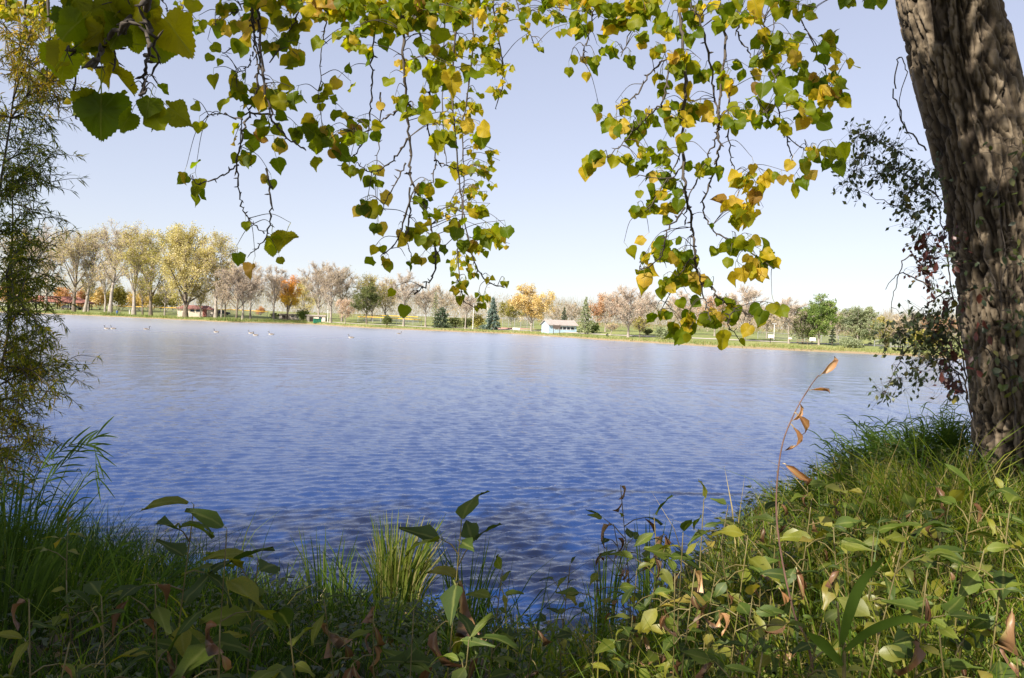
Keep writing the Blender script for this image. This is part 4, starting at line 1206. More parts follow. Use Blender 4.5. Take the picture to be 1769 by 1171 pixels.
# hanging branches: (crop, points, depth, radius)
BR = [
 (c6, [(100, 0), (100, 100), (115, 280), (150, 430), (200, 500), (272, 550)], 3.5, 6),
 (c6, [(72, 0), (88, 150), (122, 310), (140, 420)], 3.6, 5),
 (c6, [(140, 420), (62, 425), (32, 530), (20, 625), (32, 730), (62, 800), (120, 858)], 3.5, 4),
 (c6, [(128, 620), (146, 760), (125, 870), (70, 930)], 3.4, 3.5),
 (c6, [(250, 0), (215, 110), (140, 230)], 3.6, 4.5),
 (c6, [(350, 0), (350, 60), (335, 170), (320, 360)], 3.7, 3.5),
 (c6, [(630, 0), (630, 100), (635, 250), (645, 420), (660, 560), (658, 650), (700, 740), (745, 880), (752, 960), (735, 1030), (672, 1082)], 3.6, 6),
 (c6, [(522, 0), (525, 60), (518, 230), (512, 400), (498, 500), (440, 580), (400, 610)], 3.8, 4.5),
 (c6, [(656, 690), (652, 830), (640, 880), (668, 955)], 3.6, 3.5),
 (c6, [(660, 720), (610, 880), (548, 942)], 3.5, 3.5),
 (c6, [(645, 510), (592, 590), (522, 632), (470, 610)], 3.6, 3.5),
 (c6, [(640, 390), (560, 440), (480, 490), (440, 480)], 3.7, 3.5),
 (c6, [(655, 0), (668, 60), (712, 190), (735, 290), (725, 380), (720, 470), (752, 570), (745, 640), (728, 700)], 3.9, 5),
 (c6, [(548, 340), (545, 480), (528, 640)], 3.8, 3),
 (c6, [(640, 600), (600, 680), (548, 780)], 3.5, 3),
 (c6, [(745, 590), (800, 610), (860, 640)], 4.0, 3),
 (c6, [(830, 0), (825, 120), (810, 300), (822, 500), (842, 700), (862, 830), (900, 980), (950, 1040), (1005, 1056)], 6.5, 6),
 (c6, [(880, 0), (890, 150), (870, 320), (850, 480), (855, 640), (850, 780)], 6.8, 6),
 (c6, [(960, 0), (985, 160), (1000, 290), (970, 400)], 6.6, 5),
 (c6, [(1050, 0), (1090, 110), (1130, 190)], 6.8, 4),
 (c6, [(790, 0), (780, 200), (775, 430), (790, 600)], 6.7, 5),
 (c6, [(850, 780), (830, 900), (850, 1090), (910, 1135)], 6.4, 4),
 (c7, [(435, 0), (445, 120), (455, 300), (450, 450), (450, 600), (460, 680), (482, 760), (490, 850), (502, 920), (560, 990), (620, 1040), (700, 1062)], 3.9, 7),
 (c7, [(475, 0), (500, 60), (540, 200), (555, 330), (570, 390), (560, 470), (520, 560), (470, 670), (455, 760)], 4.0, 5),
 (c7, [(575, 0), (592, 120), (580, 280), (565, 400), (570, 500), (545, 600), (515, 690), (545, 765), (625, 825)], 4.1, 6),
 (c7, [(630, 0), (632, 60), (640, 130), (680, 190), (692, 290), (720, 380)], 4.1, 4),
 (c7, [(608, 300), (600, 420), (612, 540), (645, 630)], 4.1, 3.5),
 (c7, [(720, 0), (720, 80), (715, 150), (755, 260), (770, 380), (792, 450), (850, 500), (892, 522)], 4.2, 4),
 (c7, [(792, 450), (822, 550)], 4.2, 3), (c7, [(755, 0), (755, 60), (757, 140)], 4.2, 3.5),
 (c7, [(825, 0), (840, 50), (870, 110), (912, 170)], 4.2, 4), (c7, [(870, 110), (930, 240), (950, 330)], 4.2, 3),
 (c7, [(442, 170), (350, 230), (290, 320), (225, 362)], 3.9, 4), (c7, [(400, 240), (380, 340), (330, 390), (260, 470), (195, 532)], 3.8, 4),
 (c7, [(450, 470), (420, 560), (340, 690), (310, 715)], 3.8, 3), (c7, [(455, 700), (400, 780), (380, 860), (310, 905), (302, 880)], 3.7, 3.5),
 (c7, [(502, 920), (520, 1010), (542, 1082)], 3.8, 3.5), (c7, [(445, 560), (400, 600), (290, 590)], 3.8, 3),
 (c7, [(150, 0), (140, 70), (120, 150), (108, 200)], 4.0, 4), (c7, [(300, 0), (290, 60), (240, 190)], 4.0, 4), (c7, [(620, 1040), (600, 1090), (640, 1150)], 3.8, 3),
 (c7, [(490, 860), (440, 920), (370, 1060)], 3.8, 3), (c7, [(620, 825), (690, 860), (750, 900)], 4.0, 3),
 (c7, [(30, 0), (35, 60)], 4.6, 3), (c7, [(1060, -20), (1080, 20)], 4.4, 3),
 (c5, [(1700, 0), (1710, 200), (1722, 360), (1752, 500)], 3.6, 5), (c5, [(1690, 10), (1560, 90), (1450, 170)], 3.6, 3.5),
 (c5, [(1690, 170), (1620, 270), (1500, 360)], 3.6, 3.5), (c5, [(1705, 350), (1670, 450), (1590, 500)], 3.6, 3),
 (c5, [(1750, 440), (1730, 600), (1700, 720), (1630, 810), (1622, 985)], 3.6, 4), (c5, [(1632, 805), (1500, 770), (1405, 772)], 3.6, 3),
 (c5, [(1010, -40), (1000, 0), (940, 110), (860, 160), (700, 300), (650, 400), (620, 450)], 1.6, 11), (c5, [(1000, 0), (990, 300), (985, 420), (970, 560), (940, 640)], 1.6, 8),
 (c5, [(860, 160), (780, 300), (760, 480)], 1.6, 6), (c5, [(940, 110), (1040, 240), (1060, 560)], 1.65, 6), (c5, [(700, 300), (520, 330), (440, 340)], 1.6, 6), (c5, [(1100, -30), (1130, 80), (1150, 150)], 3.6, 3),
 (c5, [(170, -30), (170, 120), (165, 210)], 6.8, 8), (c5, [(320, -20), (330, 250), (310, 560)], 6.6, 9), (c5, [(480, -20), (520, 300), (500, 640), (510, 800)], 6.6, 8), (c5, [(40, -20), (45, 140)], 6.8, 7), (c5, [(700, -20), (690, 120)], 6.6, 7), (c5, [(1240, -30), (1230, 60)], 6.5, 6),
]
# leaf clusters: (crop, cx, cy, rx, ry, n, size in crop px, palette)
SH, MX, LT, YB = 's', 'm', 'l', 'y'
CL6 = [(180,20,50,25,5,70),(30,95,30,25,2,55),(120,110,50,45,5,70),(40,185,40,25,2,60),(240,120,50,40,5,65),(180,200,60,60,8,65),(320,100,40,30,3,60),(345,170,30,20,1,60),(240,230,40,50,5,60),(60,360,60,40,5,60),(30,400,40,30,3,60),(180,400,50,50,6,75),(245,370,40,50,4,70),(20,310,20,20,1,55),(110,480,50,50,5,60),(60,600,60,40,5,65),(20,570,20,20,2,60),(165,610,30,30,2,70),(155,700,25,30,2,45),(235,500,30,25,2,55),(180,535,30,25,2,55),(310,400,30,40,3,55),(330,550,60,50,7,60),(330,610,45,35,3,80),(400,545,30,25,2,60),(450,555,30,30,2,55),(395,450,25,30,2,50),(440,475,40,40,4,60),(520,530,25,25,2,60),(405,320,25,25,1,55),(455,340,25,20,2,50),(585,320,25,15,1,60),(550,400,20,20,1,50),(670,240,25,30,2,55),(665,310,25,30,2,60),(595,250,12,20,1,45),(645,455,40,25,3,60),(735,385,40,25,3,65),(605,390,25,25,2,50),(430,640,40,20,4,45),(510,670,50,30,5,55),(535,735,25,20,1,60),(470,790,30,30,3,55),(500,820,30,30,2,60),(555,840,30,30,3,55),(615,865,15,15,1,45),(670,885,40,30,3,60),(720,890,40,20,3,50),(710,960,25,30,3,50),(640,990,20,20,1,55),(570,985,25,25,2,60),(525,960,25,25,2,50),(740,710,40,30,4,60),(690,760,30,30,3,45),(720,820,40,25,3,50),(775,935,25,25,1,60),(760,880,20,20,1,50),(830,855,35,30,3,65),(880,940,35,25,2,70),(970,910,40,40,4,65),(960,790,25,25,2,55),(1005,860,25,20,1,55),(610,1095,25,20,1,50),(645,1145,25,20,1,55),(50,850,28,25,1,60),(150,900,30,40,1,85),(215,910,40,40,1,100),(170,970,20,25,1,45),(20,970,30,30,1,75),(85,1010,35,30,1,75),
 (400,90,60,50,8,55),(450,160,60,40,8,55),(440,210,40,25,3,55),(550,30,60,30,6,60),(560,90,60,40,6,55),(620,120,40,30,4,60),(545,165,25,20,1,55),(780,135,35,25,1,80),(760,190,40,40,4,55),(690,40,50,40,6,55),(470,40,50,40,6,55),(640,30,50,30,5,55),(400,20,50,20,5,60),(740,90,40,40,5,55),(810,320,40,30,2,90),(850,310,50,30,4,65),(820,550,60,40,4,75),(920,510,30,35,2,75),(925,290,35,30,3,60),(810,260,40,30,4,50),(60,20,50,20,4,55),(290,30,40,25,4,60),(350,30,40,25,4,58),(580,20,40,20,5,58),(500,110,40,40,5,55),(720,20,40,20,5,55),(680,90,40,40,5,52),(760,30,40,20,5,55),(860,20,50,20,5,55),(930,20,50,20,5,52),(840,90,40,40,5,52)]
CL6F = [(800,50,60,50,16,34),(870,50,60,50,18,34),(940,60,60,60,18,34),(1020,60,40,40,10,34),(960,130,40,40,12,34),(790,210,40,60,14,32),(850,180,50,60,20,32),(900,200,50,60,20,32),(960,200,40,60,14,34),(1000,280,40,60,14,34),(970,370,30,40,9,34),(1130,190,30,20,3,34),(1090,120,30,40,6,30),(880,400,40,60,14,32),(780,450,30,50,8,34),(850,480,40,40,12,32),(930,640,30,60,14,32),(1000,610,30,25,4,36),(930,700,40,50,12,30),(880,740,40,50,12,30),(800,770,40,50,8,28),(760,800,30,40,6,28),(830,990,40,40,9,34),(880,1000,30,40,9,34),(850,1080,40,40,13,36),(910,1130,40,25,7,36),(950,1040,20,20,2,32),(1010,1055,15,15,2,32),(930,930,50,40,9,34),(1020,900,20,40,4,36),(900,560,40,50,8,32),(830,380,40,50,10,32),(860,640,60,30,6,50)]
CL7 = [(110,60,50,40,8,45),(120,110,40,30,4,50),(200,130,35,40,3,55),(250,110,40,40,5,50),(230,65,40,25,4,50),(300,40,50,40,8,50),(230,205,35,30,3,55),(285,215,30,30,2,60),(160,245,25,30,2,50),(125,270,25,20,1,50),(75,205,25,15,1,45),(65,243,20,15,1,40),(110,210,20,20,1,45),(160,190,20,20,1,45),(310,160,30,30,3,50),(370,110,40,30,4,50),(350,20,40,20,4,50),(425,125,35,30,4,50),(500,100,40,30,4,50),(560,35,40,25,4,50),(620,20,30,20,2,55),(680,25,30,25,1,70),(790,20,40,20,3,50),(830,40,40,25,4,45),(890,40,25,30,2,45),(760,160,40,40,5,55),(800,180,40,40,5,55),(840,220,40,30,4,50),(740,240,40,30,5,50),(635,270,50,45,7,55),(650,310,40,25,2,50),(745,320,35,25,2,65),(790,325,30,25,2,50),(820,280,40,40,4,55),(720,380,40,50,6,50),(700,430,50,30,5,50),(650,440,50,40,6,50),(600,450,40,40,4,50),(760,440,40,30,4,45),(460,295,45,30,3,65),(480,215,40,30,3,50),(420,235,40,35,4,55),(500,250,40,30,3,45),(480,150,40,30,2,50),(460,400,50,50,8,55),(450,460,40,40,4,55),(390,385,30,30,2,50),(360,420,30,40,3,50),(410,440,40,30,3,50),(360,320,40,30,4,45),(370,190,40,30,3,45),(180,430,40,40,5,50),(240,460,40,25,3,50),(275,425,30,30,4,45),(210,400,25,25,2,50),(240,380,15,20,1,45),(275,510,40,30,4,50),(330,545,40,40,6,45),(160,590,40,35,3,60),(195,565,30,25,2,50),(240,570,30,25,2,50),(295,585,30,25,3,45),(350,600,35,25,3,45),(385,620,30,30,2,55),(390,490,20,20,1,40),(380,555,30,25,3,40),(420,640,40,30,4,45),(300,655,12,12,1,30),(305,720,25,20,2,45),(350,710,30,25,3,45),(390,700,35,40,4,55),(430,690,30,30,2,50),(410,745,30,30,3,50),(530,600,35,25,3,55),(530,555,15,20,1,40),(490,580,25,30,2,45),(870,185,35,25,3,55),(905,200,30,25,2,50),(960,160,35,35,4,50),(980,240,30,25,3,50),(970,300,35,40,4,60),(890,300,50,40,6,55),(850,370,40,30,4,50),(910,370,40,40,4,60),(950,370,30,30,2,60),(920,420,35,30,3,55),(860,435,35,30,3,55),(830,465,30,20,2,50),(965,530,30,30,2,65),(940,575,35,25,2,60),(885,540,30,30,3,50),(860,600,35,30,3,60),(835,640,25,25,2,55),(800,620,20,25,2,45),(825,560,20,20,1,45),
 (335,828,25,20,1,50),(248,875,28,25,1,65),(280,950,40,35,2,70),(340,970,35,45,3,70),(340,890,40,25,4,45),(420,880,45,35,6,50),(430,930,45,40,6,55),(400,970,40,30,5,50),(470,920,40,40,6,50),(495,970,30,35,4,50),(550,965,15,20,1,40),(395,1005,30,25,2,50),(365,1070,25,25,2,50),(430,1030,20,20,1,45),(410,1070,20,15,1,40),(460,1030,20,20,1,50),(600,835,40,30,4,50),(650,840,25,25,2,45),(750,880,30,30,3,50),(755,920,20,30,2,45),(570,865,25,25,1,50),(750,1045,25,30,1,60),(765,1090,35,30,2,60),(715,1100,20,20,1,50),(690,1130,30,30,1,65),(600,1065,30,40,4,50),(570,1105,40,25,4,55),(540,1100,30,30,2,70),(490,1110,35,25,3,60),(440,1125,35,30,3,60),(585,1140,30,25,1,70),(470,1150,20,25,1,45),(650,1160,15,15,1,40),(620,1050,20,30,2,45),(1040,15,40,15,3,50),(1090,20,30,15,3,50)]
CL7Y = [(680,580,25,25,1,55),(655,640,30,30,3,55),(720,645,30,30,2,65),(600,730,40,30,3,65),(705,700,35,30,2,75),(650,710,40,35,4,60),(660,760,50,25,5,50),(715,750,25,20,2,45),(625,765,25,15,2,45),(540,770,10,20,1,35),(690,830,25,30,2,55),(610,905,30,25,1,65),(650,945,35,30,2,65),(700,910,45,35,6,60)]
CL7F = [(60,30,60,30,16,34),(20,70,30,30,8,32),(60,90,30,25,6,32)]
CL5 = [(470,60,30,20,1,240),(640,60,30,20,1,210),(790,70,20,20,1,180),(420,190,20,20,1,190),(600,270,20,20,1,250),(770,270,20,20,1,200),(890,280,20,20,1,260),(1030,200,20,20,1,260),(440,400,20,20,1,270),(730,420,10,10,1,90),(720,530,20,20,1,190),(880,530,20,20,1,240),(740,720,20,20,1,260),(460,550,20,20,1,140),(880,670,10,10,1,100),(910,840,20,20,1,160),(1020,830,20,20,1,190),(1080,730,20,20,1,160),(1050,620,20,20,1,110),(560,130,40,30,1,170),(930,60,30,30,1,170),(1000,120,30,30,1,170),
 (1070,30,20,10,1,110),(1310,40,20,10,1,110),(1340,170,10,10,1,75),(1520,75,10,10,1,75),(1440,200,20,20,2,70),(1610,180,10,10,1,85),(1400,340,10,10,1,85),(1430,400,10,10,1,75),(1490,440,10,10,1,80),(1640,340,10,10,1,120),(1440,555,10,10,1,110),(1560,590,10,10,1,100),(1665,110,8,8,1,50),(1300,735,8,8,1,80),(1345,855,8,8,1,80),(1395,850,8,8,1,60),(1550,730,20,20,1,120),(1650,660,20,20,2,110),(1620,790,10,10,1,80),(1660,530,10,10,1,75)]
CL5F = [(80,60,80,80,26,62),(280,80,60,80,22,62),(200,110,60,60,14,60),(30,130,40,60,9,60),(320,390,50,60,12,60),(550,370,60,80,14,60),(480,300,50,60,10,60),(330,560,80,60,28,62),(510,720,35,100,10,62),(1230,60,30,20,2,62),(1170,175,40,40,4,50),(700,120,100,60,12,60),(200,260,60,50,10,60),(370,200,40,90,12,60),(250,180,60,60,14,60),(600,460,60,60,8,60)]
def c1(x, y): return (x, y)
BR += [(c1, [(412, 285), (380, 305), (345, 318), (328, 308)], 3.5, 3)]
CL1 = [(322, 318, 4, 4, 1, 34), (340, 325, 6, 4, 2, 30), (338, 352, 6, 6, 2, 30), (560, 640, 4, 4, 1, 4)][:3]
SC = {c5: .2563, c6: .4697, c7: .5124, c1: 1.0}
PAL = {'s': (['green'] * 9 + ['olive'] * 10 + ['brown'] * 2), 'm': (['green'] * 8 + ['olive'] * 9 + ['yellow'] * 3 + ['brown'] * 2), 'r': (['green'] * 12 + ['olive'] * 7 + ['yellow'] * 4 + ['brown'] * 1), 'y': (['yellow'] * 8 + ['olive'] * 3 + ['brown'] * 2 + ['green'] * 2), 'd': (['green'] * 6 + ['olive'] * 6)}
CL1 += [(x_ + rg0.uniform(-12, 12), rg0.uniform(-5, 62), 18, 20, 4, rg0.uniform(21, 29)) for rg0 in [np.random.default_rng(8)] for x_ in range(345, 940, 26)]
CL1 += [(x_ + rg0.uniform(-12, 12), rg0.uniform(-8, 40), 18, 16, 3, rg0.uniform(21, 28)) for rg0 in [np.random.default_rng(9)] for x_ in range(1000, 1420, 34)]
clusters = [(c1, q, 'm') for q in CL1] + [(c6, q, 'm') for q in CL6] + [(c7, q, 'r') for q in CL7] + [(c7, q, 'y') for q in CL7Y] + [(c5, q, 'd') for q in CL5] + [(c6, q, 'f') for q in CL6F] + [(c7, q, 'f') for q in CL7F] + [(c5, q, 'f') for q in CL5F]

rg = np.random.default_rng(77)
bobs = []
for conv, pts, d, r_ in BR:
    p = []
    for i, (x, y) in enumerate(pts):
        X, Y = conv(x, y)
        p.append(list(P(X, Y, d + .12 * math.sin(i * 1.7 + x))))
    hang = pts[0][1] <= 5
    if hang:                                            # carry on upwards to the limb overhead
        q = Vector(p[0])
        p = [[q.x + rg.normal(0, .05) + .10, q.y, q.z + .75 + .05 * d], [q.x + rg.normal(0, .04), q.y, q.z + .35]] + p
    c = spline(p, 7)
    c[1:-1] += rg.normal(0, .004, (len(c) - 2, 3))
    R0 = r_ * .00098 * (1 if d > 3 else .5) * (1 if d < 5 else 1.3)
    rad = R0 * np.linspace(1.25, .55, len(c)) * (1 + .35 * (np.arange(len(c)) % 3 == 0))
    bobs.append({'c': c, 'geo': Geo(), 'rad': rad, 'd': d, 'hang': hang, 'top': c[0], 'leaves': []})
    bobs[-1]['geo'].tube(c, rad, 6)
    # buds and spurs
    for i in range(3, len(c), 2):
        dv = unit(c[i] - c[i - 1]) * .5 + rg.normal(0, .6, 3)
        dv = unit(dv) * rg.uniform(.012, .03)
        bobs[-1]['geo'].tube([c[i], c[i] + dv * .5, c[i] + dv], [rad[i] * .7, rad[i] * .9, rad[i] * .2], 4, cap=False)

def lsize(conv, s):                                     # a cottonwood leaf is about 7.5 cm
    pxs = s * SC[conv]
    return pxs, float(np.clip(.078 * FPX / pxs, 1.35, 7.2))

near_leaves, far_geo = [], Geo()
for conv, (cx, cy, rx, ry, n, s), pal in clusters:
    if n > 1: n = int(round(n * 1.65))
    if conv is c5 and pal == 'd' and s >= 140: n, rx, ry = 2, 45, 45
    pxs, d0 = lsize(conv, s)
    if pal == 'f': d0 = float(rg.uniform(6.2, 7.0))
    if conv is c5 and pal == 'd': d0 = 1.6 if s >= 130 or (cx < 1100 and s < 115 and cx > 700) else 3.6
    elif pal != 'f': d0 = {c6: 3.6, c7: 3.95, c1: 3.75}[conv] + rg.normal(0, .12)
    k = max(1, math.ceil(n / 4))
    left = n
    for q in range(k):
        a = rg.uniform(0, 6.28); rr = math.sqrt(rg.random()) * (.8 if n > 1 else .1)
        ex, ey = cx + rx * rr * math.cos(a), cy + ry * rr * math.sin(a)
        X, Y = conv(ex, ey)
        E = np.array(P(X, Y - pxs * .9, d0 + rg.normal(0, .06 if d0 > 2 else .03)))
        best, bd, bi = None, 1e9, 0
        for b_ in bobs:
            if abs(b_['d'] - d0) > (1.0 if d0 > 5 else .75): continue
            dd = np.linalg.norm(b_['c'] - E, axis=1) + .25 * np.maximum(0, E[2] - b_['c'][:, 2])
            i = int(np.argmin(dd))
            if dd[i] < bd: best, bd, bi = b_, dd[i], i
        S = best['c'][bi]
        mid = (S + E) / 2 + np.array([0, 0, .12 * bd + .01]) + rg.normal(0, .05 * bd, 3)
        tw = spline([S, mid, E], 5)
        best['geo'].tube(tw, np.linspace(.0021, .0011, len(tw)) * (1 if d0 < 5 else 1.6) * (1 if d0 > 2 else .7), 5)
        m_ = min(4, left) if q < k - 1 else left
        left -= m_
        for w_ in range(m_):
            at = tw[max(0, len(tw) - 1 - int(rg.integers(0, 4)))] if m_ > 1 else tw[-1]
            sz = pxs * d0 / FPX * rg.uniform(.62, .98)
            dv = np.array([rg.normal(0, .65), rg.normal(0, .45), -1 + rg.normal(0, .45)])
            if d0 < 2: sz *= 1.25
            if n == 1: dv = np.array([rg.normal(0, .45), rg.normal(0, .2), -.9])
            nv = np.array([rg.normal(0, .5), -1 if rg.random() < .75 else .5, rg.normal(.15, .5)])
            if pal == 'f':
                far_geo_leaf = (at, unit(dv), nv, sz)
                u = unit(dv); y = unit(np.cross(nv, u)); z = np.cross(u, y)
                o = at + u * sz * .5
                cupv = rg.normal(0, .16) * sz
                V = [o, o + y * sz * .46 + u * sz * .16 + z * cupv, o + u * sz * .52 + y * sz * .34 + z * cupv, o + u * sz * 1.0, o + u * sz * .52 - y * sz * .34 + z * cupv, o - y * sz * .46 + u * sz * .16 + z * cupv]
                far_geo.add(V, [(0, 1, 2, 3), (0, 3, 4, 5)], np.clip(rg.normal(.55, .26), 0, 1))
                far_geo.add([at - y * .0015, at + y * .0015, o + y * .0015, o - y * .0015], [(0, 1, 2, 3)], .4)
            else:
                near_leaves.append((pxs * rg.uniform(.8, 1.2), best, at, dv, nv, sz, PAL[pal][rg.integers(0, len(PAL[pal]))]))

# limbs overhead that carry the hanging branches
limb_pts = {'a': [P(1606, -170, TD), (3.1, 5.9, 5.75), (2.2, 4.9, 5.95), (.9, 4.1, 5.8), (-.6, 3.8, 5.55), (-2.6, 3.7, 5.5)],
            'b': [P(1592, -330, TD), (2.6, 6.6, 7.4), (.6, 6.7, 7.3), (-1.5, 6.7, 7.1), (-4.2, 6.7, 7.0), (-5.6, 6.8, 6.9)],
            'c': [(-.6, 3.8, 5.55), (-.8, 2.7, 5.1), (-1.0, 1.9, 4.75), (-1.1, 1.6, 4.45)]}
limb_c = {}
for k, r0, r1 in (('a', .13, .03), ('b', .16, .04), ('c', .035, .015)):
    c = spline([list(q) for q in limb_pts[k]], 8)
    limb_c[k] = c
    g = Geo(); g.tube(c, np.linspace(r0, r1, len(c)), 10)
    link('limb', g.mesh('limb', M['limb'], True, troot), big)
for b_ in bobs:
    if b_['hang']:
        k = 'c' if b_['d'] < 2.5 else ('a' if b_['d'] < 5.2 else 'b')
        c = limb_c[k]; i = int(np.argmin(np.linalg.norm((c - b_['top']) * [1, 1, .5], axis=1)))
        mid = (c[i] + b_['top']) / 2 + np.array([0, 0, .12])
        cc = spline([c[i], mid, b_['top']], 6)
        b_['geo'].tube(cc, np.linspace(b_['rad'][0] * 1.6, b_['rad'][0], len(cc)), 6)
for b_ in bobs:
    b_['ob'] = link('branch', b_['geo'].mesh('branch', M['twig'], True, troot), big)
near_leaves.sort(key=lambda q: -q[0])
rest = Geo()
for i, (pxs, b_, at, dv, nv, sz, tone) in enumerate(near_leaves):
    vs_ = LEAF[('big_' if pxs > 38 else 'cw_') + tone]
    if i < 300:
        place_leaf(vs_[int(rg.integers(0, len(vs_)))], at, dv, nv, sz, b_['ob'], troot)
    else:
        me = vs_[int(rg.integers(0, len(vs_)))]
        n_ = len(me.vertices); co = np.empty(n_ * 3, np.float32); me.vertices.foreach_get('co', co); co = co.reshape(-1, 3) * sz
        d = unit(np.array(dv)); y = unit(np.cross(nv, d)); z = np.cross(d, y)
        V = at + co[:, :1] * d + co[:, 1:2] * y + co[:, 2:] * z
        fi = np.empty(len(me.polygons) * 4, np.int32); me.polygons.foreach_get('vertices', fi)
        tv = {'green': rg.normal(.10, .10), 'olive': rg.normal(.42, .10), 'yellow': rg.normal(.85, .08), 'brown': rg.normal(.97, .03)}[tone]
        rest.add(V, fi.reshape(-1, 4), np.clip(tv, 0, 1))
print('near leaves', len(near_leaves))
if rest.n:
    tag(link('smaller_leaves', rest.mesh('smaller_leaves', M['cw_far'], True, troot), big), kind='stuff')
tag(link('distant_leaves', far_geo.mesh('distant_leaves', M['cw_far'], True, troot), big), kind='stuff')

# crown above and behind the frame (unseen clumps placed to throw dappled shade on the right bank and trunk)
SUNLIT = [((.95, 2.3, 2.75), .3), ((.85, 2.3, 2.5), .3), ((1.6, 3.0, 1.9), .4), ((2.6, 4.4, 2.0), .5), ((.9, 3.1, 1.9), .35), ((-1.0, 7.1, .55), .75), ((1.3, 3.3, 1.7), .4), ((2.0, 4.2, 2.0), .5), ((3.1, 5.2, 2.0), .55), ((2.5, 3.2, 2.0), .35), ((.6, 3.0, 1.5), .3), ((3.9, 6.1, 4.6), .35), ((4.2, 6.1, 3.8), .3), ((3.4, 6.1, 5.6), .35), ((1.25, 4.0, 3.6), .5), ((1.3, 3.9, 2.9), .35), ((2.0, 2.3, 1.6), .35), ((-5.5, 6.6, 2.2), .5), ((2.9, 6.6, 2.1), .5)]
def leaf_cloud(rg, blobs, size):
    V, F, rr = leaf_cloud0(rg, blobs, size)
    C = V.reshape(-1, 4, 3).mean(1); keep = np.ones(len(C), bool)
    sv = np.array(SUN)
    for p_, r_ in SUNLIT:                               # gaps cut in the crown so sun reaches the listed spots
        q = C - np.array(p_); t_ = q @ sv
        keep &= ~((np.linalg.norm(q - t_[:, None] * sv, axis=1) < r_) & (t_ > .5))
    n = keep.sum()
    return V.reshape(-1, 4, 3)[keep].reshape(-1, 3), np.arange(n * 4).reshape(-1, 4), rr.reshape(-1, 4)[keep].ravel()
def leaf_cloud0(rg, blobs, size):
    C = []
    for (x, y, z, r_, n) in blobs:
        C.append(np.array([x, y, z]) + unit(rg.normal(size=(n, 3))) * (rg.random((n, 1)) ** .45) * np.array([r_, r_, r_ * .7]))
    C = np.vstack(C)
    return cards(rg, C, size) + (np.repeat(np.clip(rg.normal(.5, .25, len(C)), 0, 1), 4),)
rgc = np.random.default_rng(3)
blobs = []
for (x0, x1, y0, y1, z0, z1, n, r0, r1, k) in ((-3.9, -.6, -4.4, -1.3, 6.4, 8.2, 10, .25, .42, 60), (-5.2, -4.0, -4.6, -1.2, 6.2, 8.2, 14, .5, .8, 130), (-.2, 1.9, 1.4, 3.7, 7.0, 9.0, 48, .25, .45, 80),
        (-4.5, 3.5, 2.0, 3.1, 6.6, 7.4, 16, .4, .7, 90), (0.5, 5, -4.5, .5, 6.5, 9, 34, .6, 1.0, 110), (2.5, 6, 5.5, 8.5, 9.2, 12, 12, .5, .9, 60), (-.7, .7, .2, 1.5, 7.0, 7.9, 9, .3, .5, 90)):
    for i in range(n):
        blobs.append((rgc.uniform(x0, x1), rgc.uniform(y0, y1), rgc.uniform(z0, z1), rgc.uniform(r0, r1), k))
V, F, rr = leaf_cloud(rgc, blobs, .13)
tag(link('upper_foliage', mesh_np('upper_foliage', V - np.array(troot), F, False, {'rnd': rr}, [M['cw_far']]), big), kind='stuff')
top = P(1590, -560, TD)
hub = spline([list(top), (3.0, 5.6, 8.6), (1.6, 3.2, 9.6), (-.4, .4, 10.0), (-2.4, -1.8, 10.0)], 6)
g = Geo(); g.tube(hub, np.linspace(.30, .05, len(hub)), 10); link('limb', g.mesh('limb', M['limb'], True, troot), big)
g = Geo()
for (x, y, z, r_, n) in blobs:
    i = int(np.argmin(np.linalg.norm(hub - np.array([x, y, z]), axis=1)))
    g.tube(spline([hub[i], (hub[i] + np.array([x, y, z])) / 2 + [0, 0, .2], (x, y, z)], 4), np.linspace(.03, .008, 9), 5)
link('upper_branches', g.mesh('upper_branches', M['limb'], True, troot), big)

# ---------------------------------------------------------------- shade tree behind the photographer's left shoulder
sroot = Vector((-9.0, -4.2, H(-9.0, -4.2)))
st = thing('shade_tree', sroot, 'broad leafy tree behind the viewpoint that shades the left bank', 'tree')
g = Geo(); g.tube(spline([(0, 0, -.3), (.1, .1, 2.5), (.3, .4, 5.0), (.6, .8, 8.5)], 6), np.linspace(.42, .08, 19), 12)
bl = []
for i in range(95):
    x, y, z = rgc.uniform(-12.2, -4.9), rgc.uniform(-5.2, 2.4), rgc.uniform(4.9, 10.0)
    if y > 1.0 and z < 6: z += 1.5
    if x + .833 * (z - 1.5) > -.4: continue
    bl.append((x, y, z, rgc.uniform(.8, 1.25), 240))
    e = np.array([x, y, z]) - np.array(sroot); s_ = np.array([.2, .3, min(e[2] * .6, 7)])
    g.tube(spline([s_, (s_ + e) / 2 + [0, 0, .3], e], 4), np.linspace(.07, .015, 9), 5)
for i in range(34):  # clumps added to shade the left hanging leaves and block sky light
    bl.append((rgc.uniform(-7.2, -2.9), rgc.uniform(-1.2, 1.7), rgc.uniform(5.3, 6.8), rgc.uniform(.5, .8), 130))
    e = np.array(bl[-1][:3]) - np.array(sroot); s_ = np.array([.3, .4, 4.6])
    g.tube(spline([s_, (s_ + e) / 2 + [0, 0, .3], e], 4), np.linspace(.06, .012, 9), 5)
for q in ((-2.5, -.2, 5.6), (-2.9, -.6, 6.1), (-3.4, -1.1, 6.6), (-2.2, -.5, 5.9), (-3.2, -.2, 6.0)):  # clumps added along the sun line to darken the top-left leaves
    bl.append((*q, .55, 170)); e = np.array(q) - np.array(sroot); s_ = np.array([.3, .4, 4.6])
    g.tube(spline([s_, (s_ + e) / 2 + [0, 0, .3], e], 4), np.linspace(.06, .012, 9), 5)
link('trunk', g.mesh('trunk', M['limb']), st)
V, F, rr = leaf_cloud(rgc, bl, .17)
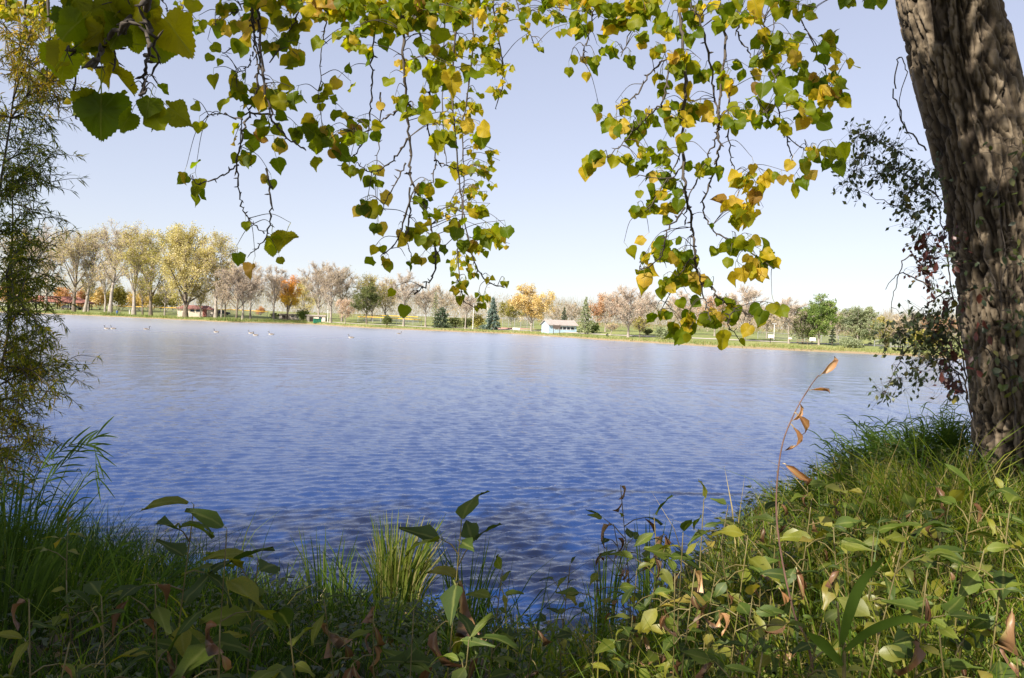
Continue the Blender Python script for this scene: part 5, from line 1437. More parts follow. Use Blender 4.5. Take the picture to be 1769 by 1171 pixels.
link('crown', mesh_np('crown', V - np.array(sroot), F, False, {'rnd': rr}, [M['shade']]), st)

# ---------------------------------------------------------------- climbing vine on the trunk
rv = np.random.default_rng(21)
vroot = Vector((troot.x - .45, TD - .25, H(troot.x - .45, TD - .25)))
vine = thing('climbing_vine', vroot, 'climbing vine with dark green and red leaves on the big leaning trunk', 'vine')
VS = [  # stems as photo points, depth
 ([(1690, 770), (1672, 690), (1660, 600), (1645, 500), (1632, 420), (1622, 340), (1600, 296), (1550, 262), (1500, 236), (1466, 228)], 6.15),
 ([(1622, 340), (1590, 318), (1540, 290), (1500, 285), (1466, 305)], 6.1), ([(1600, 296), (1570, 340), (1545, 355), (1490, 330)], 6.1),
 ([(1632, 420), (1606, 405), (1598, 440), (1602, 490)], 6.15), ([(1660, 600), (1620, 560), (1585, 570), (1550, 575), (1515, 595)], 6.1),
 ([(1665, 640), (1610, 590), (1570, 600), (1545, 640), (1522, 694)], 6.1), ([(1668, 660), (1620, 610), (1590, 630), (1572, 660)], 6.1),
 ([(1672, 690), (1648, 640), (1640, 680), (1655, 700)], 6.1), ([(1760, 770), (1745, 640), (1730, 520), (1735, 420), (1725, 330), (1745, 240)], 5.98),
 ([(1730, 520), (1700, 440), (1690, 380)], 5.98), ([(1745, 640), (1700, 600), (1690, 560)], 5.98), ([(1640, 500), (1610, 520), (1580, 545)], 6.1),
 ([(1600, 260), (1560, 210), (1545, 150), (1553, 100), (1565, 125), (1552, 190), (1575, 240)], 6.1), ([(1605, 470), (1570, 440), (1550, 480), (1540, 540)], 6.1), ([(1610, 500), (1560, 470), (1530, 500)], 6.1)]
g = Geo()
vst = []
for pts, d in VS:
    c = spline([list(P(x, y, d + .04 * math.sin(i * 2.3))) for i, (x, y) in enumerate(pts)], 7)
    c[1:-1] += rv.normal(0, .008, (len(c) - 2, 3))
    g.tube(c, np.linspace(.007, .0022, len(c)), 5); vst.append(c)
stub = spline([list(P(1690, 770, 6.15)), (vroot.x + .05, vroot.y, vroot.z + .2), (vroot.x, vroot.y, vroot.z - .1)], 5)
g.tube(stub, .009, 5)
VC = [(1480,230,18,8,6,0),(1512,240,18,10,8,0),(1545,252,16,10,7,0),(1500,272,20,12,8,0),(1476,300,16,16,8,0),(1468,325,12,8,3,0),(1520,300,22,12,8,0),(1548,285,18,12,8,0),(1575,300,18,14,9,0),(1560,330,16,12,6,0),(1592,322,14,16,8,0),(1602,352,12,16,8,0),(1555,355,14,10,5,0),(1582,372,10,14,6,0),(1612,300,10,14,5,0),
 (1592,402,12,14,6,1),(1606,432,10,14,6,1),(1600,466,10,14,6,1),(1620,442,8,16,5,1),(1612,492,8,12,4,1),(1640,395,8,14,4,1),(1655,450,10,20,4,1),
 (1600,560,30,18,12,0),(1622,590,30,18,12,0),(1582,592,28,14,10,0),(1560,578,22,12,8,0),(1532,585,20,8,5,0),(1602,620,24,14,8,0),(1640,602,18,18,9,1),(1640,642,16,14,7,1),(1652,668,12,16,7,1),(1544,645,10,16,5,0),(1526,682,8,12,4,0),(1576,642,12,10,4,0),(1590,656,8,8,3,0),(1630,622,14,10,5,1),(1612,542,18,14,7,0),(1640,520,14,16,7,1),(1570,550,20,10,5,0),(1632,560,16,14,7,0),
 (1705,262,20,20,3,0),(1740,340,22,24,5,0),(1752,300,14,20,4,0),(1690,382,12,20,4,0),(1740,442,22,26,6,0),(1722,502,20,22,5,0),(1700,562,14,22,5,1),(1750,602,16,24,6,0),(1685,622,10,16,4,1),(1755,520,12,30,8,0),(1765,260,8,26,5,0),(1700,330,12,20,4,0),(1762,460,8,24,6,0),(1765,560,8,30,7,0),(1710,620,14,20,6,0),(1765,660,8,30,6,0),(1740,560,16,20,6,0),(1690,500,10,20,4,1),(1735,660,20,24,5,0),(1760,400,8,20,4,0)]
vob = link('stem', g.mesh('stem', M['twig'], True, vroot), vine)
cnt = 0
extra = Geo(); small = Geo()
for cx, cy, rx, ry, n, red in VC:
    front = cx > 1680
    for q in range(n):
        a, rr = rv.uniform(0, 6.28), math.sqrt(rv.random())
        X, Y = cx + rx * rr * math.cos(a), cy + ry * rr * math.sin(a)
        E = np.array(P(X, Y, (5.93 if front else 6.1) + rv.normal(0, .06 if not front else .02)))
        bd, S = 1e9, None
        for c in vst:
            dd = np.linalg.norm(c - E, axis=1); i = int(np.argmin(dd))
            if dd[i] < bd: bd, S = dd[i], c[i]
        extra.tube([S, (S + E) / 2 + [0, 0, .02], E], [.0022, .0018, .0012], 4, cap=False)
        if not front:
            for _ in range(6):
                C_ = E + rv.normal(0, .065, 3); extra.tube([E, C_], [.0012, .0009], 4, cap=False)
                u_ = unit(rv.normal(0, .6, 3) + [-.2, 0, -.7]); y_ = unit(np.cross(u_, rv.normal(0, 1, 3))); L_ = rv.uniform(.03, .055)
                small.add([C_, C_ + u_ * L_ * .45 + y_ * L_ * .3, C_ + u_ * L_, C_ + u_ * L_ * .45 - y_ * L_ * .3], [(0, 1, 2, 3)], rv.uniform(.76, 1) if red and rv.random() < .6 else rv.uniform(0, .7))
        dv = (rv.normal(-.2, .6), rv.normal(-.2, .5), -.8 + rv.normal(0, .4))
        k = 'vine_red' if (red and rv.random() < .7) else 'vine'
        place_leaf(LEAF[k][int(rv.integers(0, len(LEAF[k])))], E, dv, rv.normal(0, 1, 3) + [0, -.8, .3], rv.uniform(.045, .075) * (1.3 if red else 1), vob, vroot)
        cnt += 1
tag(link('leaf_stalks', extra.mesh('leaf_stalks', M['twig'], True, vroot), vine), kind='stuff')
tag(link('small_leaves', small.mesh('small_leaves', M['vine_small'], True, vroot), vine), kind='stuff')

# ---------------------------------------------------------------- willow at the left edge
rw = np.random.default_rng(31)
WD = 6.6
wb = P(-70, 880, WD); wroot = Vector((wb.x, WD, H(wb.x, WD)))
wil = thing('willow_shrub', wroot, 'tall narrow-leaved willow shrub at the left edge of the bank', 'willow')
g = Geo(); lg = Geo()
mains = []
for pts, r_ in (([(-75, 900), (-70, 700), (-55, 450), (-50, 200), (-30, -60)], .05), ([(-65, 900), (-30, 740), (10, 600), (16, 480), (22, 400), (20, 300)], .016), ([(-70, 900), (-55, 760), (-30, 640), (-25, 560)], .03), ([(-60, 600), (-20, 430), (10, 260), (30, 120)], .016)):
    c = spline([list(P(x, y, WD + .15 * math.sin(i + x))) for i, (x, y) in enumerate(pts)], 8)
    if pts[0][1] == 900: c[0] = np.array(wroot) - [0, 0, .1]
    g.tube(c, np.linspace(r_, r_ * .3, len(c)), 8); mains.append(c)
allm = np.vstack(mains)
ends = [(70, 50), (40, 75), (92, 92), (60, 110), (104, 140), (80, 155), (112, 186), (96, 205), (60, 180), (76, 230), (50, 250), (74, 268), (40, 290), (60, 300), (98, 322), (70, 335), (40, 345), (58, 362), (72, 380), (30, 395), (50, 420), (40, 440), (78, 452), (104, 480), (60, 480), (40, 500), (84, 520), (60, 540), (30, 530), (66, 560), (90, 575), (50, 590), (66, 610), (40, 620), (84, 640), (118, 640), (100, 660), (60, 660), (110, 690), (74, 690), (40, 690), (60, 720), (30, 740), (56, 752), (20, 770), (20, 130), (10, 200), (15, 330), (10, 480), (12, 600), (15, 660), (20, 560), (30, 640), (12, 720), (25, 60), (8, 270), (5, 400), (30, 790), (55, 800), (15, 820), (45, 840), (20, 860), (70, 770), (60, 830), (35, 760)]
for ex, ey in ends:
    e = np.array(P(ex * (.82 if 380 < ey < 620 else .95), ey, WD + rw.normal(0, .35)))
    cand = allm[(allm[:, 2] < e[2] + .25)]
    dd = np.linalg.norm((cand - e) * [1, .6, 1.2], axis=1) + rw.uniform(0, .3, len(cand)); S = cand[int(np.argmin(dd))]
    mid = (S + e) / 2 + np.array([0, 0, .16 * np.linalg.norm(e - S)])
    c = spline([S, mid, e], 9)
    g.tube(c, np.linspace(.009, .0025, len(c)), 5)
    subs = [c]
    for q in range(9):
        i = rw.integers(3, len(c)); s0 = c[i]
        e2 = s0 + unit(unit(e - S) * .5 + rw.normal(0, .8, 3) + [0.05, 0, .1]) * rw.uniform(.18, .42)
        c2 = spline([s0, (s0 + e2) / 2 + rw.normal(0, .02, 3) + [0, 0, .03], e2], 5); subs.append(c2)
        g.tube(c2, np.linspace(.004, .0015, len(c2)), 4)
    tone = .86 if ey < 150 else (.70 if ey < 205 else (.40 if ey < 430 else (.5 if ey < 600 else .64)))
    for c2 in subs:
        n = 28 if c2 is c else 24
        for q in range(n):
            u = rw.uniform(.12, 1) * (len(c2) - 1); i = min(int(u), len(c2) - 2)
            p0 = c2[i] * (1 - u + i) + c2[i + 1] * (u - i)
            t_ = unit(c2[i + 1] - c2[i])
            d = unit(t_ * .6 + rw.normal(0, .7, 3) + [0, 0, -.1])
            y = unit(np.cross(d, rw.normal(0, 1, 3))); L_ = rw.uniform(.05, .10); w_ = L_ * .06
            dn = np.array([0, 0, -.18 * L_])
            V = [p0, p0 + d * L_ * .45 + y * w_, p0 + d * L_ + dn, p0 + d * L_ * .45 - y * w_]
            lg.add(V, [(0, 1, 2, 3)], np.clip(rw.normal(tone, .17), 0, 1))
link('branches', g.mesh('branches', M['twig'], True, wroot), wil)
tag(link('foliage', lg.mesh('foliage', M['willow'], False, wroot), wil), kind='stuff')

# ---------------------------------------------------------------- broad-leaved saplings
rs_ = np.random.default_rng(41)
def sapling(name, top, bpx, d, n, lpx, pal, label, stem='stem', lo=.4, leaves=None, cat='sapling', group='broad-leaved saplings on the near bank', flat=0):
    v = pdir(bpx, 900); x = v.x / v.y * d
    base = Vector((x, d, H(x, d)))
    tp = P(top[0], top[1], d)
    root = thing(name, base, label, cat, group)
    hgt = max(tp.z - base.z, .25)
    mid = (base + tp) / 2 + Vector((rs_.normal(0, .05), rs_.normal(0, .04), 0)) * hgt
    q1 = base.lerp(mid, .5) + Vector((rs_.normal(0, .03), 0, 0))
    c = spline([list(base - Vector((0, 0, .08))), list(q1), list(mid), list(tp)], 7)
    g = Geo()
    n = int(n * 1.9)
    rad = np.linspace(.0040, .0016, len(c)) * (1 + .3 * (np.arange(len(c)) % 4 == 0)); g.tube(c, rad, 6)
    az = rs_.uniform(0, 6.28)
    items = []
    for i in range(n):
        u = lo + (1 - lo) * ((i + .5) / n) ** .7
        if i == n - 1: u = 1
        k = u * (len(c) - 1); j = min(int(k), len(c) - 2)
        p0 = c[j] * (1 - (k - j)) + c[j + 1] * (k - j)
        az += 2.4 + rs_.normal(0, .3)
        el = R(rs_.uniform(-40, 30)) if i < n - 1 else R(rs_.uniform(10, 60))
        dv = Vector((math.cos(az) * math.cos(el), math.sin(az) * math.cos(el), math.sin(el)))
        # side shoot for lower leaves
        if rs_.random() < .5 and i < n - 2:
            e = Vector(p0) + dv * rs_.uniform(.05, .12) + Vector((0, 0, .03))
            g.tube([p0, list((Vector(p0) + e) / 2 + Vector((0, 0, .01))), list(e)], [.0026, .0022, .0016], 5); p0 = e
            az2 = az + .9
            items.append((p0, Vector((math.cos(az2) * .9, math.sin(az2) * .9, .25))))
        items.append((p0, dv))
    so_ = link('stem', g.mesh('stem', M[stem], True, base), root)
    for p0, dv in items:
        k = pal[int(rs_.integers(0, len(pal)))]
        sz = lpx * d / FPX * rs_.uniform(.65, 1.3)
        dd = Vector(dv)
        if k in ('brown', 'dry'): dd.z -= 1.0
        nv = Vector((rs_.normal(0, .35), rs_.normal(-.25, .35), 1))
        place_leaf(LEAF[k][int(rs_.integers(0, len(LEAF[k])))], p0, dd, nv, sz, root, base)
    return root
G_, GY, GB, YG, BB = ['green', 'green', 'lance'], ['green'] * 4 + ['lance'] * 2 + ['yellow', 'brown'], ['green'] * 3 + ['lance', 'lance'] + ['brown'] * 2, ['yellow'] * 2 + ['green'] * 2, ['brown'] * 2 + ['green']
S = sapling
S('sapling', (335, 872), 352, 2.4, 8, 88, G_, 'sapling with big dark leaves against the water at lower left')
S('sapling', (392, 915), 375, 2.35, 6, 98, G_, 'sapling with one broad ragged leaf spread right, beside the tallest at lower left')
S('sapling', (446, 965), 455, 2.6, 9, 70, G_, 'mid-height dark sapling between the two tall ones at lower left')
S('sapling', (797, 905), 762, 2.5, 9, 88, GB, 'sapling with a tall upright pointed top leaf left of centre')
S('sapling', (868, 985), 850, 3.0, 9, 36, G_, 'fresh green sapling with upright small leaves beside the open water gap')
S('sapling', (560, 1035), 560, 2.6, 8, 50, GB, 'dark sapling with withered leaves under the short reed blades')
S('sapling', (645, 1050), 640, 2.5, 8, 50, BB, 'withered brown sapling below the tall reed tuft')
S('sapling', (268, 1010), 270, 2.3, 7, 52, GB, 'low dark sapling with drooping leaves at the edge of the left grass mound')
S('sapling', (175, 1030), 180, 2.2, 7, 54, GB, 'low sapling with brown-tinged leaves in the left grass mound')
S('sapling', (50, 1035), 60, 2.1, 7, 58, GB, 'shaded sapling in the lower left corner')
S('sapling', (500, 1085), 505, 2.1, 7, 60, G_, 'dark sapling at the bottom edge below the mid-height sapling')
S('sapling', (715, 1050), 705, 2.4, 8, 50, G_, 'grey-green sapling right of the withered brown one')
S('sapling', (810, 1105), 800, 2.0, 6, 66, G_, 'sapling with a large pale leaf at the bottom edge, left of the gap')
S('sapling', (380, 1080), 375, 2.0, 6, 60, BB, 'brown-leaved shaded sapling at the bottom left')
S('sapling', (925, 1085), 925, 2.9, 7, 34, GY, 'small green sapling under the open water gap')
S('sapling', (118, 880), 112, 3.6, 7, 26, YG, 'small bright yellow-green sapling on top of the left grass mound')
S('sapling', (120, 1110), 120, 1.8, 6, 66, BB, 'large brown withered leaves at the bottom left corner')
S('sapling', (1072, 838), 1098, 3.4, 8, 30, GB + ['brown'], 'tall thin sapling with dark curled leaves, standing alone over the water')
S('sapling', (985, 975), 1000, 3.4, 8, 28, G_, 'small dark sapling at the left end of the right thicket')
S('sapling', (1035, 962), 1058, 3.1, 8, 36, G_, 'sapling with narrow grey-green leaves right of the small dark one')
S('sapling', (1130, 893), 1142, 3.1, 9, 38, GB, 'sapling with brown curled tips in the right thicket')
S('sapling', (1216, 862), 1230, 3.0, 9, 44, GY, 'sapling with round pale top leaves at the crest of the right thicket')
S('sapling', (1258, 872), 1258, 2.9, 9, 44, GY, 'leafy sapling directly right of the crest sapling')
S('sapling', (1180, 920), 1208, 2.8, 9, 42, YG + ['brown'], 'yellowing sapling in the middle of the right thicket')
S('sapling', (1292, 925), 1290, 2.6, 8, 54, YG + ['brown'], 'sapling with a big yellow-brown folded leaf near the dry stalk')
S('sapling', (1166, 990), 1186, 2.6, 9, 42, G_, 'dense green sapling below the yellowing one')
S('sapling', (1345, 868), 1342, 2.9, 8, 46, GY, 'sapling right behind the tall dry stalk')
S('sapling', (1402, 862), 1420, 2.9, 9, 44, GY, 'sapling with upright leaves right of the dry stalk')
S('sapling', (1440, 912), 1450, 2.6, 10, 48, YG, 'bright yellow-green sapling right of the dry stalk')
S('sapling', (1510, 918), 1492, 2.45, 9, 52, GY, 'sapling with ragged leaves in the middle of the right bank')
S('sapling', (1562, 928), 1530, 2.2, 9, 62, YG, 'sapling with large folded sunlit leaves on the right bank')
S('sapling', (1602, 985), 1572, 2.1, 8, 60, GY, 'sapling with broad leaves below the large folded ones')
S('sapling', (1682, 845), 1690, 2.6, 10, 60, GY, 'sapling on yellow stems in front of the big trunk')
S('sapling', (1745, 872), 1722, 2.4, 8, 62, G_, 'dark sapling at the right edge in front of the trunk')
S('sapling', (1700, 950), 1692, 2.2, 8, 52, GY, 'sapling with a hanging bright leaf below the yellow-stemmed one')
S('sapling', (1748, 1050), 1742, 2.0, 6, 72, GY, 'sapling with a large leaf at the lower right edge')
S('sapling', (1300, 1030), 1300, 2.3, 8, 46, GY, 'low green sapling left of the dry stalk base')
S('sapling', (1372, 1000), 1365, 2.4, 8, 42, G_, 'low dark sapling at the dry stalk base')
S('sapling', (1420, 1075), 1415, 2.1, 7, 48, G_, 'dark leafy sapling at the bottom right of the dry stalk')
S('sapling', (1200, 985), 1245, 2.45, 7, 38, ['brown', 'dry', 'brown', 'green'], 'sapling with hanging reddish-brown dead leaves in the right thicket')
S('sapling', (1100, 985), 1112, 2.9, 8, 38, GY, 'green sapling at the lower left of the right thicket')
S('sapling', (1622, 1085), 1602, 1.9, 6, 56, YG, 'sapling low in the lower right corner grass')
S('sapling', (1320, 1110), 1315, 1.9, 6, 46, GY, 'sapling at the bottom edge left of the broad-bladed shoot')

S('sapling', (1395, 838), 1400, 4.2, 7, 30, GY, 'small leafy sapling just behind the dry stalk on the bank slope')
S('sapling', (1450, 835), 1455, 4.4, 7, 30, GY, 'small leafy sapling on the bank slope left of the feathery reeds')
S('sapling', (1500, 840), 1500, 4.0, 7, 34, YG, 'yellowing sapling halfway up the bank slope')
S('sapling', (1550, 815), 1555, 4.6, 7, 30, GY, 'small sapling below the feathery reeds')
S('sapling', (1600, 830), 1605, 4.0, 7, 36, GB, 'brown-flecked sapling on the slope left of the trunk foot')
S('sapling', (1640, 870), 1640, 3.4, 7, 42, GY, 'sapling on the slope between the folded leaves and the trunk')
S('sapling', (1460, 880), 1462, 3.4, 8, 38, GY, 'leafy sapling above the bright yellow-green one')
S('sapling', (1575, 880), 1578, 3.2, 8, 42, GY, 'sapling right above the large folded sunlit leaves')
S('sapling', (1715, 810), 1715, 4.0, 7, 38, G_, 'dark small sapling against the foot of the trunk')
S('sapling', (1060, 905), 1085, 3.6, 8, 30, GB, 'low sapling under the tall thin one in the right thicket')
S('sapling', (1320, 885), 1318, 3.3, 8, 40, GY, 'sapling just left of the dry stalk at the crest')
S('sapling', (1150, 940), 1160, 3.0, 9, 40, GY, 'bushy sapling at the left heart of the right thicket')
S('sapling', (1245, 935), 1248, 2.7, 9, 44, GY, 'bushy sapling at the right heart of the right thicket')
# the tall dry stalk with curled brown leaves
d = 2.3
pts = [(1405, 1165), (1372, 1060), (1350, 960), (1341, 870), (1350, 775), (1372, 715), (1398, 670), (1414, 648)]
bx = P(1440, 1240, d); base = Vector((bx.x, d, H(bx.x, d)))
dry = thing('dry_stalk', base, 'tall reddish dry stalk with curled brown leaves rising over the water', 'stalk')
c = spline([list(base - Vector((0, 0, .05)))] + [list(P(x, y, d)) for x, y in pts], 8)
g = Geo(); g.tube(c, np.linspace(.0036, .0013, len(c)) * (1 + .25 * (np.arange(len(c)) % 9 == 0)), 7)
so_ = link('stem', g.mesh('stem', M['stem_red'], True, base), dry)
for px, py, tx, ty, sz, kk in ((1414, 650, 1438, 632, 46, 0), (1397, 674, 1432, 670, 38, 1), (1372, 712, 1404, 742, 52, 2), (1366, 728, 1402, 705, 34, 5), (1366, 732, 1404, 782, 56, 3), (1352, 800, 1395, 830, 52, 4), (1345, 1015, 1375, 1060, 44, 2), (1360, 1075, 1330, 1110, 40, 1)):
    a, b_ = P(px, py, d), P(tx, ty, d - .02)
    place_leaf(LEAF['dry'][kk], a, b_ - a, Vector((.25, -1, .2)), sz * d / FPX * 1.1, dry, base)

# broad-bladed reed shoot in the lower right
def blade_mesh(path, width, fold=.25):
    c = np.array(path); n = len(c)
    T_ = unit(np.gradient(c, axis=0)); sd = unit(np.cross(T_, [0.15, 1, .35]))
    nn = np.cross(T_, sd)
    t = np.linspace(0, 1, n); w = width * np.sin(np.pi * np.clip(t * .92 + .06, 0, 1)) ** .7
    V = np.stack([c - sd * w[:, None] + nn * (fold * w)[:, None], c, c + sd * w[:, None] + nn * (fold * w)[:, None]], 1).reshape(-1, 3)
    F = []
    for i in range(n - 1):
        for j in range(2): F.append((3 * i + j, 3 * i + j + 1, 3 * i + 4 + j, 3 * i + 3 + j))
    return V, F
d = 1.75
bx = P(1460, 1330, d); base = Vector((bx.x, d, H(bx.x, d)))
shoot = thing('reed_shoot', base, 'reed shoot with two broad green blades in the lower right', 'reed')
c = spline([list(base - Vector((0, 0, .05)))] + [list(P(x, y, d)) for x, y in ((1458, 1180), (1452, 1110), (1447, 1040))], 6)
g = Geo(); g.tube(c, np.linspace(.005, .002, len(c)), 6); link('stem', g.mesh('stem', M['stem'], True, base), shoot)
for pp in ([(1452, 1118), (1466, 1060), (1488, 1005), (1530, 960)], [(1455, 1128), (1500, 1090), (1560, 1068), (1605, 1075)], [(1456, 1150), (1420, 1110), (1395, 1092)]):
    g = Geo(); V, F = blade_mesh(spline([list(P(x, y, d - .03 * i)) for i, (x, y) in enumerate(pp)], 5), .0125); g.add(V, F, .35)
    link('blade', g.mesh('blade', M['reed'], True, base), shoot)

# ---------------------------------------------------------------- reed tufts
def tuft(px, py_top, d, wpx, n, label, tone=.45, name='reed_tuft', lean=0.0, leafy=0, hs=(.55, 1.1)):
    rg = np.random.default_rng(int(px) + n)
    v = pdir(px, 900); x = v.x / v.y * d
    base = Vector((x, d, H(x, d)))
    hgt = max(P(px, py_top, d).z - base.z, .2)
    W = wpx * d / FPX / 2
    t = thing(name, base, label, 'reeds' if name == 'reed_tuft' else 'grass', 'reed tufts on the near bank')
    g = Geo()
    for i in range(n):
        a, rr = rg.uniform(0, 6.28), math.sqrt(rg.random()) * .6
        p0 = np.array([W * rr * math.cos(a), W * .7 * rr * math.sin(a), -.06])
        p0[2] = H(base.x + p0[0], base.y + p0[1]) - base.z - .04
        hh = hgt * rg.uniform(*hs)
        out_ = np.array([math.cos(a) * W * rg.uniform(.2, .9) + lean * hh, math.sin(a) * W * .6, 0])
        e = p0 + out_ + [0, 0, hh * .97]
        m_ = p0 + out_ * .3 + [0, 0, hh * .55]
        if rg.random() < .3: e = e + np.array([rg.normal(0, .12), 0, -.10]) * hh
        V, F = blade_mesh(spline([p0, m_, e], 4), rg.uniform(.003, .0065) * (d / 5) ** .5)
        g.add(V, F, np.clip(rg.normal(tone, .2), 0, 1))
        for q in range(leafy):
            u = rg.uniform(.35, 1); s0 = p0 * (1 - u) ** 2 + 2 * m_ * u * (1 - u) + e * u * u
            a2 = rg.uniform(0, 6.28); L_ = rg.uniform(.10, .2)
            e2 = s0 + np.array([math.cos(a2) * L_, math.sin(a2) * L_, L_ * rg.uniform(.1, .7)])
            V, F = blade_mesh(spline([s0, (s0 + e2) / 2 + [0, 0, .03], e2], 3), .0045); g.add(V, F, np.clip(rg.normal(tone, .2), 0, 1))
    tag(link('blades', g.mesh('blades', M['reed'], True), t), kind='stuff')
    return t
tuft(690, 884, 7.1, 120, 230, 'tall sunlit reed tuft standing at the water edge left of centre', .68, lean=.08)
tuft(565, 910, 6.3, 110, 40, 'short spread of reed blades left of the tall tuft', .25)
tuft(600, 950, 6.0, 90, 36, 'low reed blades between the short spread and the tall tuft', .3)
tuft(810, 915, 5.6, 90, 34, 'reed blades behind the upright pointed leaf', .25)
tuft(480, 960, 5.8, 100, 34, 'dark reed blades right of the big-leaved sapling', .2)
tuft(410, 950, 5.5, 90, 30, 'dark reed blades behind the big-leaved sapling', .2)
tuft(1050, 930, 6.3, 70, 24, 'thin reed blades at the left end of the right thicket', .3)
tuft(1130, 880, 5.8, 60, 20, 'thin upright blades behind the right thicket', .3)
tuft(1570, 722, 7.4, 170, 130, 'dark feathery reeds at the water left of the big trunk', .18, leafy=5, lean=-.05)
tuft(1625, 700, 7.2, 100, 60, 'tall wispy reeds touching the foot of the big trunk', .2, leafy=5)
tuft(1510, 750, 7.0, 140, 100, 'shorter dark reeds at the end of the right bank', .2, leafy=4, lean=-.08)
tuft(1640, 770, 6.6, 120, 46, 'reeds right at the foot of the big trunk', .3, leafy=3)
tuft(1420, 840, 5.6, 100, 40, 'dark narrow-leaved reeds behind the dry stalk', .2, leafy=4)
tuft(1470, 830, 6.2, 110, 50, 'narrow-leaved reeds between the dry stalk and the bank end', .3, leafy=3)
# left reed with an arching leafy stalk
t = tuft(40, 790, 5.0, 170, 60, 'dark reed clump under the willow at the left', .15, leafy=3, lean=.15)
base = t.location
g = Geo()
for pts in ([(60, 930), (70, 850), (110, 800), (165, 755)], [(50, 930), (60, 830), (110, 775), (160, 770), (166, 830)]):
    c = spline([list(P(x, y, 4.9)) for x, y in pts], 7); g.tube(c, np.linspace(.004, .0015, len(c)), 5)
    for i in range(9, len(c), 2):
        for sgn in (-1, 1):
            dv = unit(unit(c[i] - c[i - 1]) * .8 + np.array([.25, .0, sgn * .5])) * rv.uniform(.12, .2)
            V, F = blade_mesh(spline([c[i], c[i] + dv * .5 + [0, 0, .01], c[i] + dv], 3), .006); g.add(V, F, .2)
link('arching_stalk', g.mesh('arching_stalk', M['reed'], True, base), t)
tuft(235, 935, 4.2, 120, 46, 'arching grass clump leaning over the water at the right end of the left mound', .2, leafy=1, lean=.25)
tuft(120, 900, 4.3, 170, 70, 'long grass clump on the left mound', .2, lean=.2)
tuft(20, 880, 4.0, 170, 70, 'long dark grass clump at the left edge', .15, lean=.15)

# ---------------------------------------------------------------- grass and litter on the bank
def grass(n, seed, xr, yr, hfun, tone, wd=(.0022, .0045)):
    rg = np.random.default_rng(seed)
    x = rg.uniform(*xr, n); y = rg.uniform(*yr, n)
    s = ynear(x) - y
    z = height(x, y)
    keep = (s > -.05) & (z > -.02)
    pxx = CX + FPX * x / y
    keep &= (pxx > -150) & (pxx < 1930)
    dens = noise2(x * 1.6 + 20, y * 1.6 + 20, seed + 1)
    keep &= rg.random(n) < np.clip(.25 + 1.2 * dens, 0, 1)
    x, y, z, dens = x[keep], y[keep], z[keep], dens[keep]; n = len(x)
    hh = hfun(x, y) * rg.uniform(.45, 1.15, n) * (.3 + 1.4 * dens)
    az = rg.uniform(0, 6.283, n); bend = rg.uniform(.1, 1.0, n) * hh
    dx, dy = np.cos(az) * bend, np.sin(az) * bend
    w = rg.uniform(*wd, n)
    fa = rg.uniform(0, 6.283, n); sx, sy = np.cos(fa), np.sin(fa) * .6
    ts = np.array([0, .35, .7, 1.0]); ww = np.array([.8, 1, .75, .05])
    V = np.empty((n, 4, 2, 3))
    for k, (t_, q) in enumerate(zip(ts, ww)):
        cx_ = x + dx * t_ ** 2; cy_ = y + dy * t_ ** 2; cz_ = z - .02 + hh * (t_ - .28 * t_ ** 3 * (bend / hh))
        V[:, k, 0] = np.stack([cx_ - sx * w * q, cy_ - sy * w * q, cz_], -1)
        V[:, k, 1] = np.stack([cx_ + sx * w * q, cy_ + sy * w * q, cz_], -1)
    b0 = (np.arange(n) * 8)[:, None]
    F = np.stack([b0 + np.array([0, 1, 3, 2]), b0 + np.array([2, 3, 5, 4]), b0 + np.array([4, 5, 7, 6])], 1).reshape(-1, 4)
    tt = tone(x, y) if callable(tone) else tone
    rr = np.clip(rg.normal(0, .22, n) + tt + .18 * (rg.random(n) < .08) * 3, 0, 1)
    return V.reshape(-1, 3), F, np.repeat(rr, 8)
parts = []
hmid = lambda x, y: np.interp(x, [-5, -2.6, -2.0, .4, 1.2, 5], [.60, .52, .32, .16, .32, .26])
parts.append(grass(52000, 51, (-5.5, 5.2), (1.3, 5.2), hmid, lambda x, y: np.interp(x, [-3, 0, 1.0, 3], [.04, .14, .55, .62])))  # left shade and right-hand sun put into the blade tone across x
parts.append(grass(34000, 52, (-7.5, 7.0), (4.8, 10.4), lambda x, y: np.interp(x, [-5, -2.6, -2.0, .4, 1.2, 5], [.6, .5, .26, .14, .26, .2]), lambda x, y: np.interp(x, [-3, 0, 1.0, 3], [.04, .14, .55, .68])))  # same shade-to-sun tone painted across the farther blades
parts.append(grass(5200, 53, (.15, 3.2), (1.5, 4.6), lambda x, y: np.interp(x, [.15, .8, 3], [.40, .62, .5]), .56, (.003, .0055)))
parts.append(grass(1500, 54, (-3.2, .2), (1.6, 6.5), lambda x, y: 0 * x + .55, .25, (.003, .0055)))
offs = np.cumsum([0] + [len(p_[0]) for p_ in parts])
V = np.vstack([p_[0] for p_ in parts]); F = np.vstack([p_[1] + o_ for p_, o_ in zip(parts, offs)]); rr = np.concatenate([p_[2] for p_ in parts])
tag(link('bank_grass', mesh_np('bank_grass', V, F, True, {'rnd': rr}, [M['grass']])), 'green grass covering the near bank', 'grass', kind='stuff')
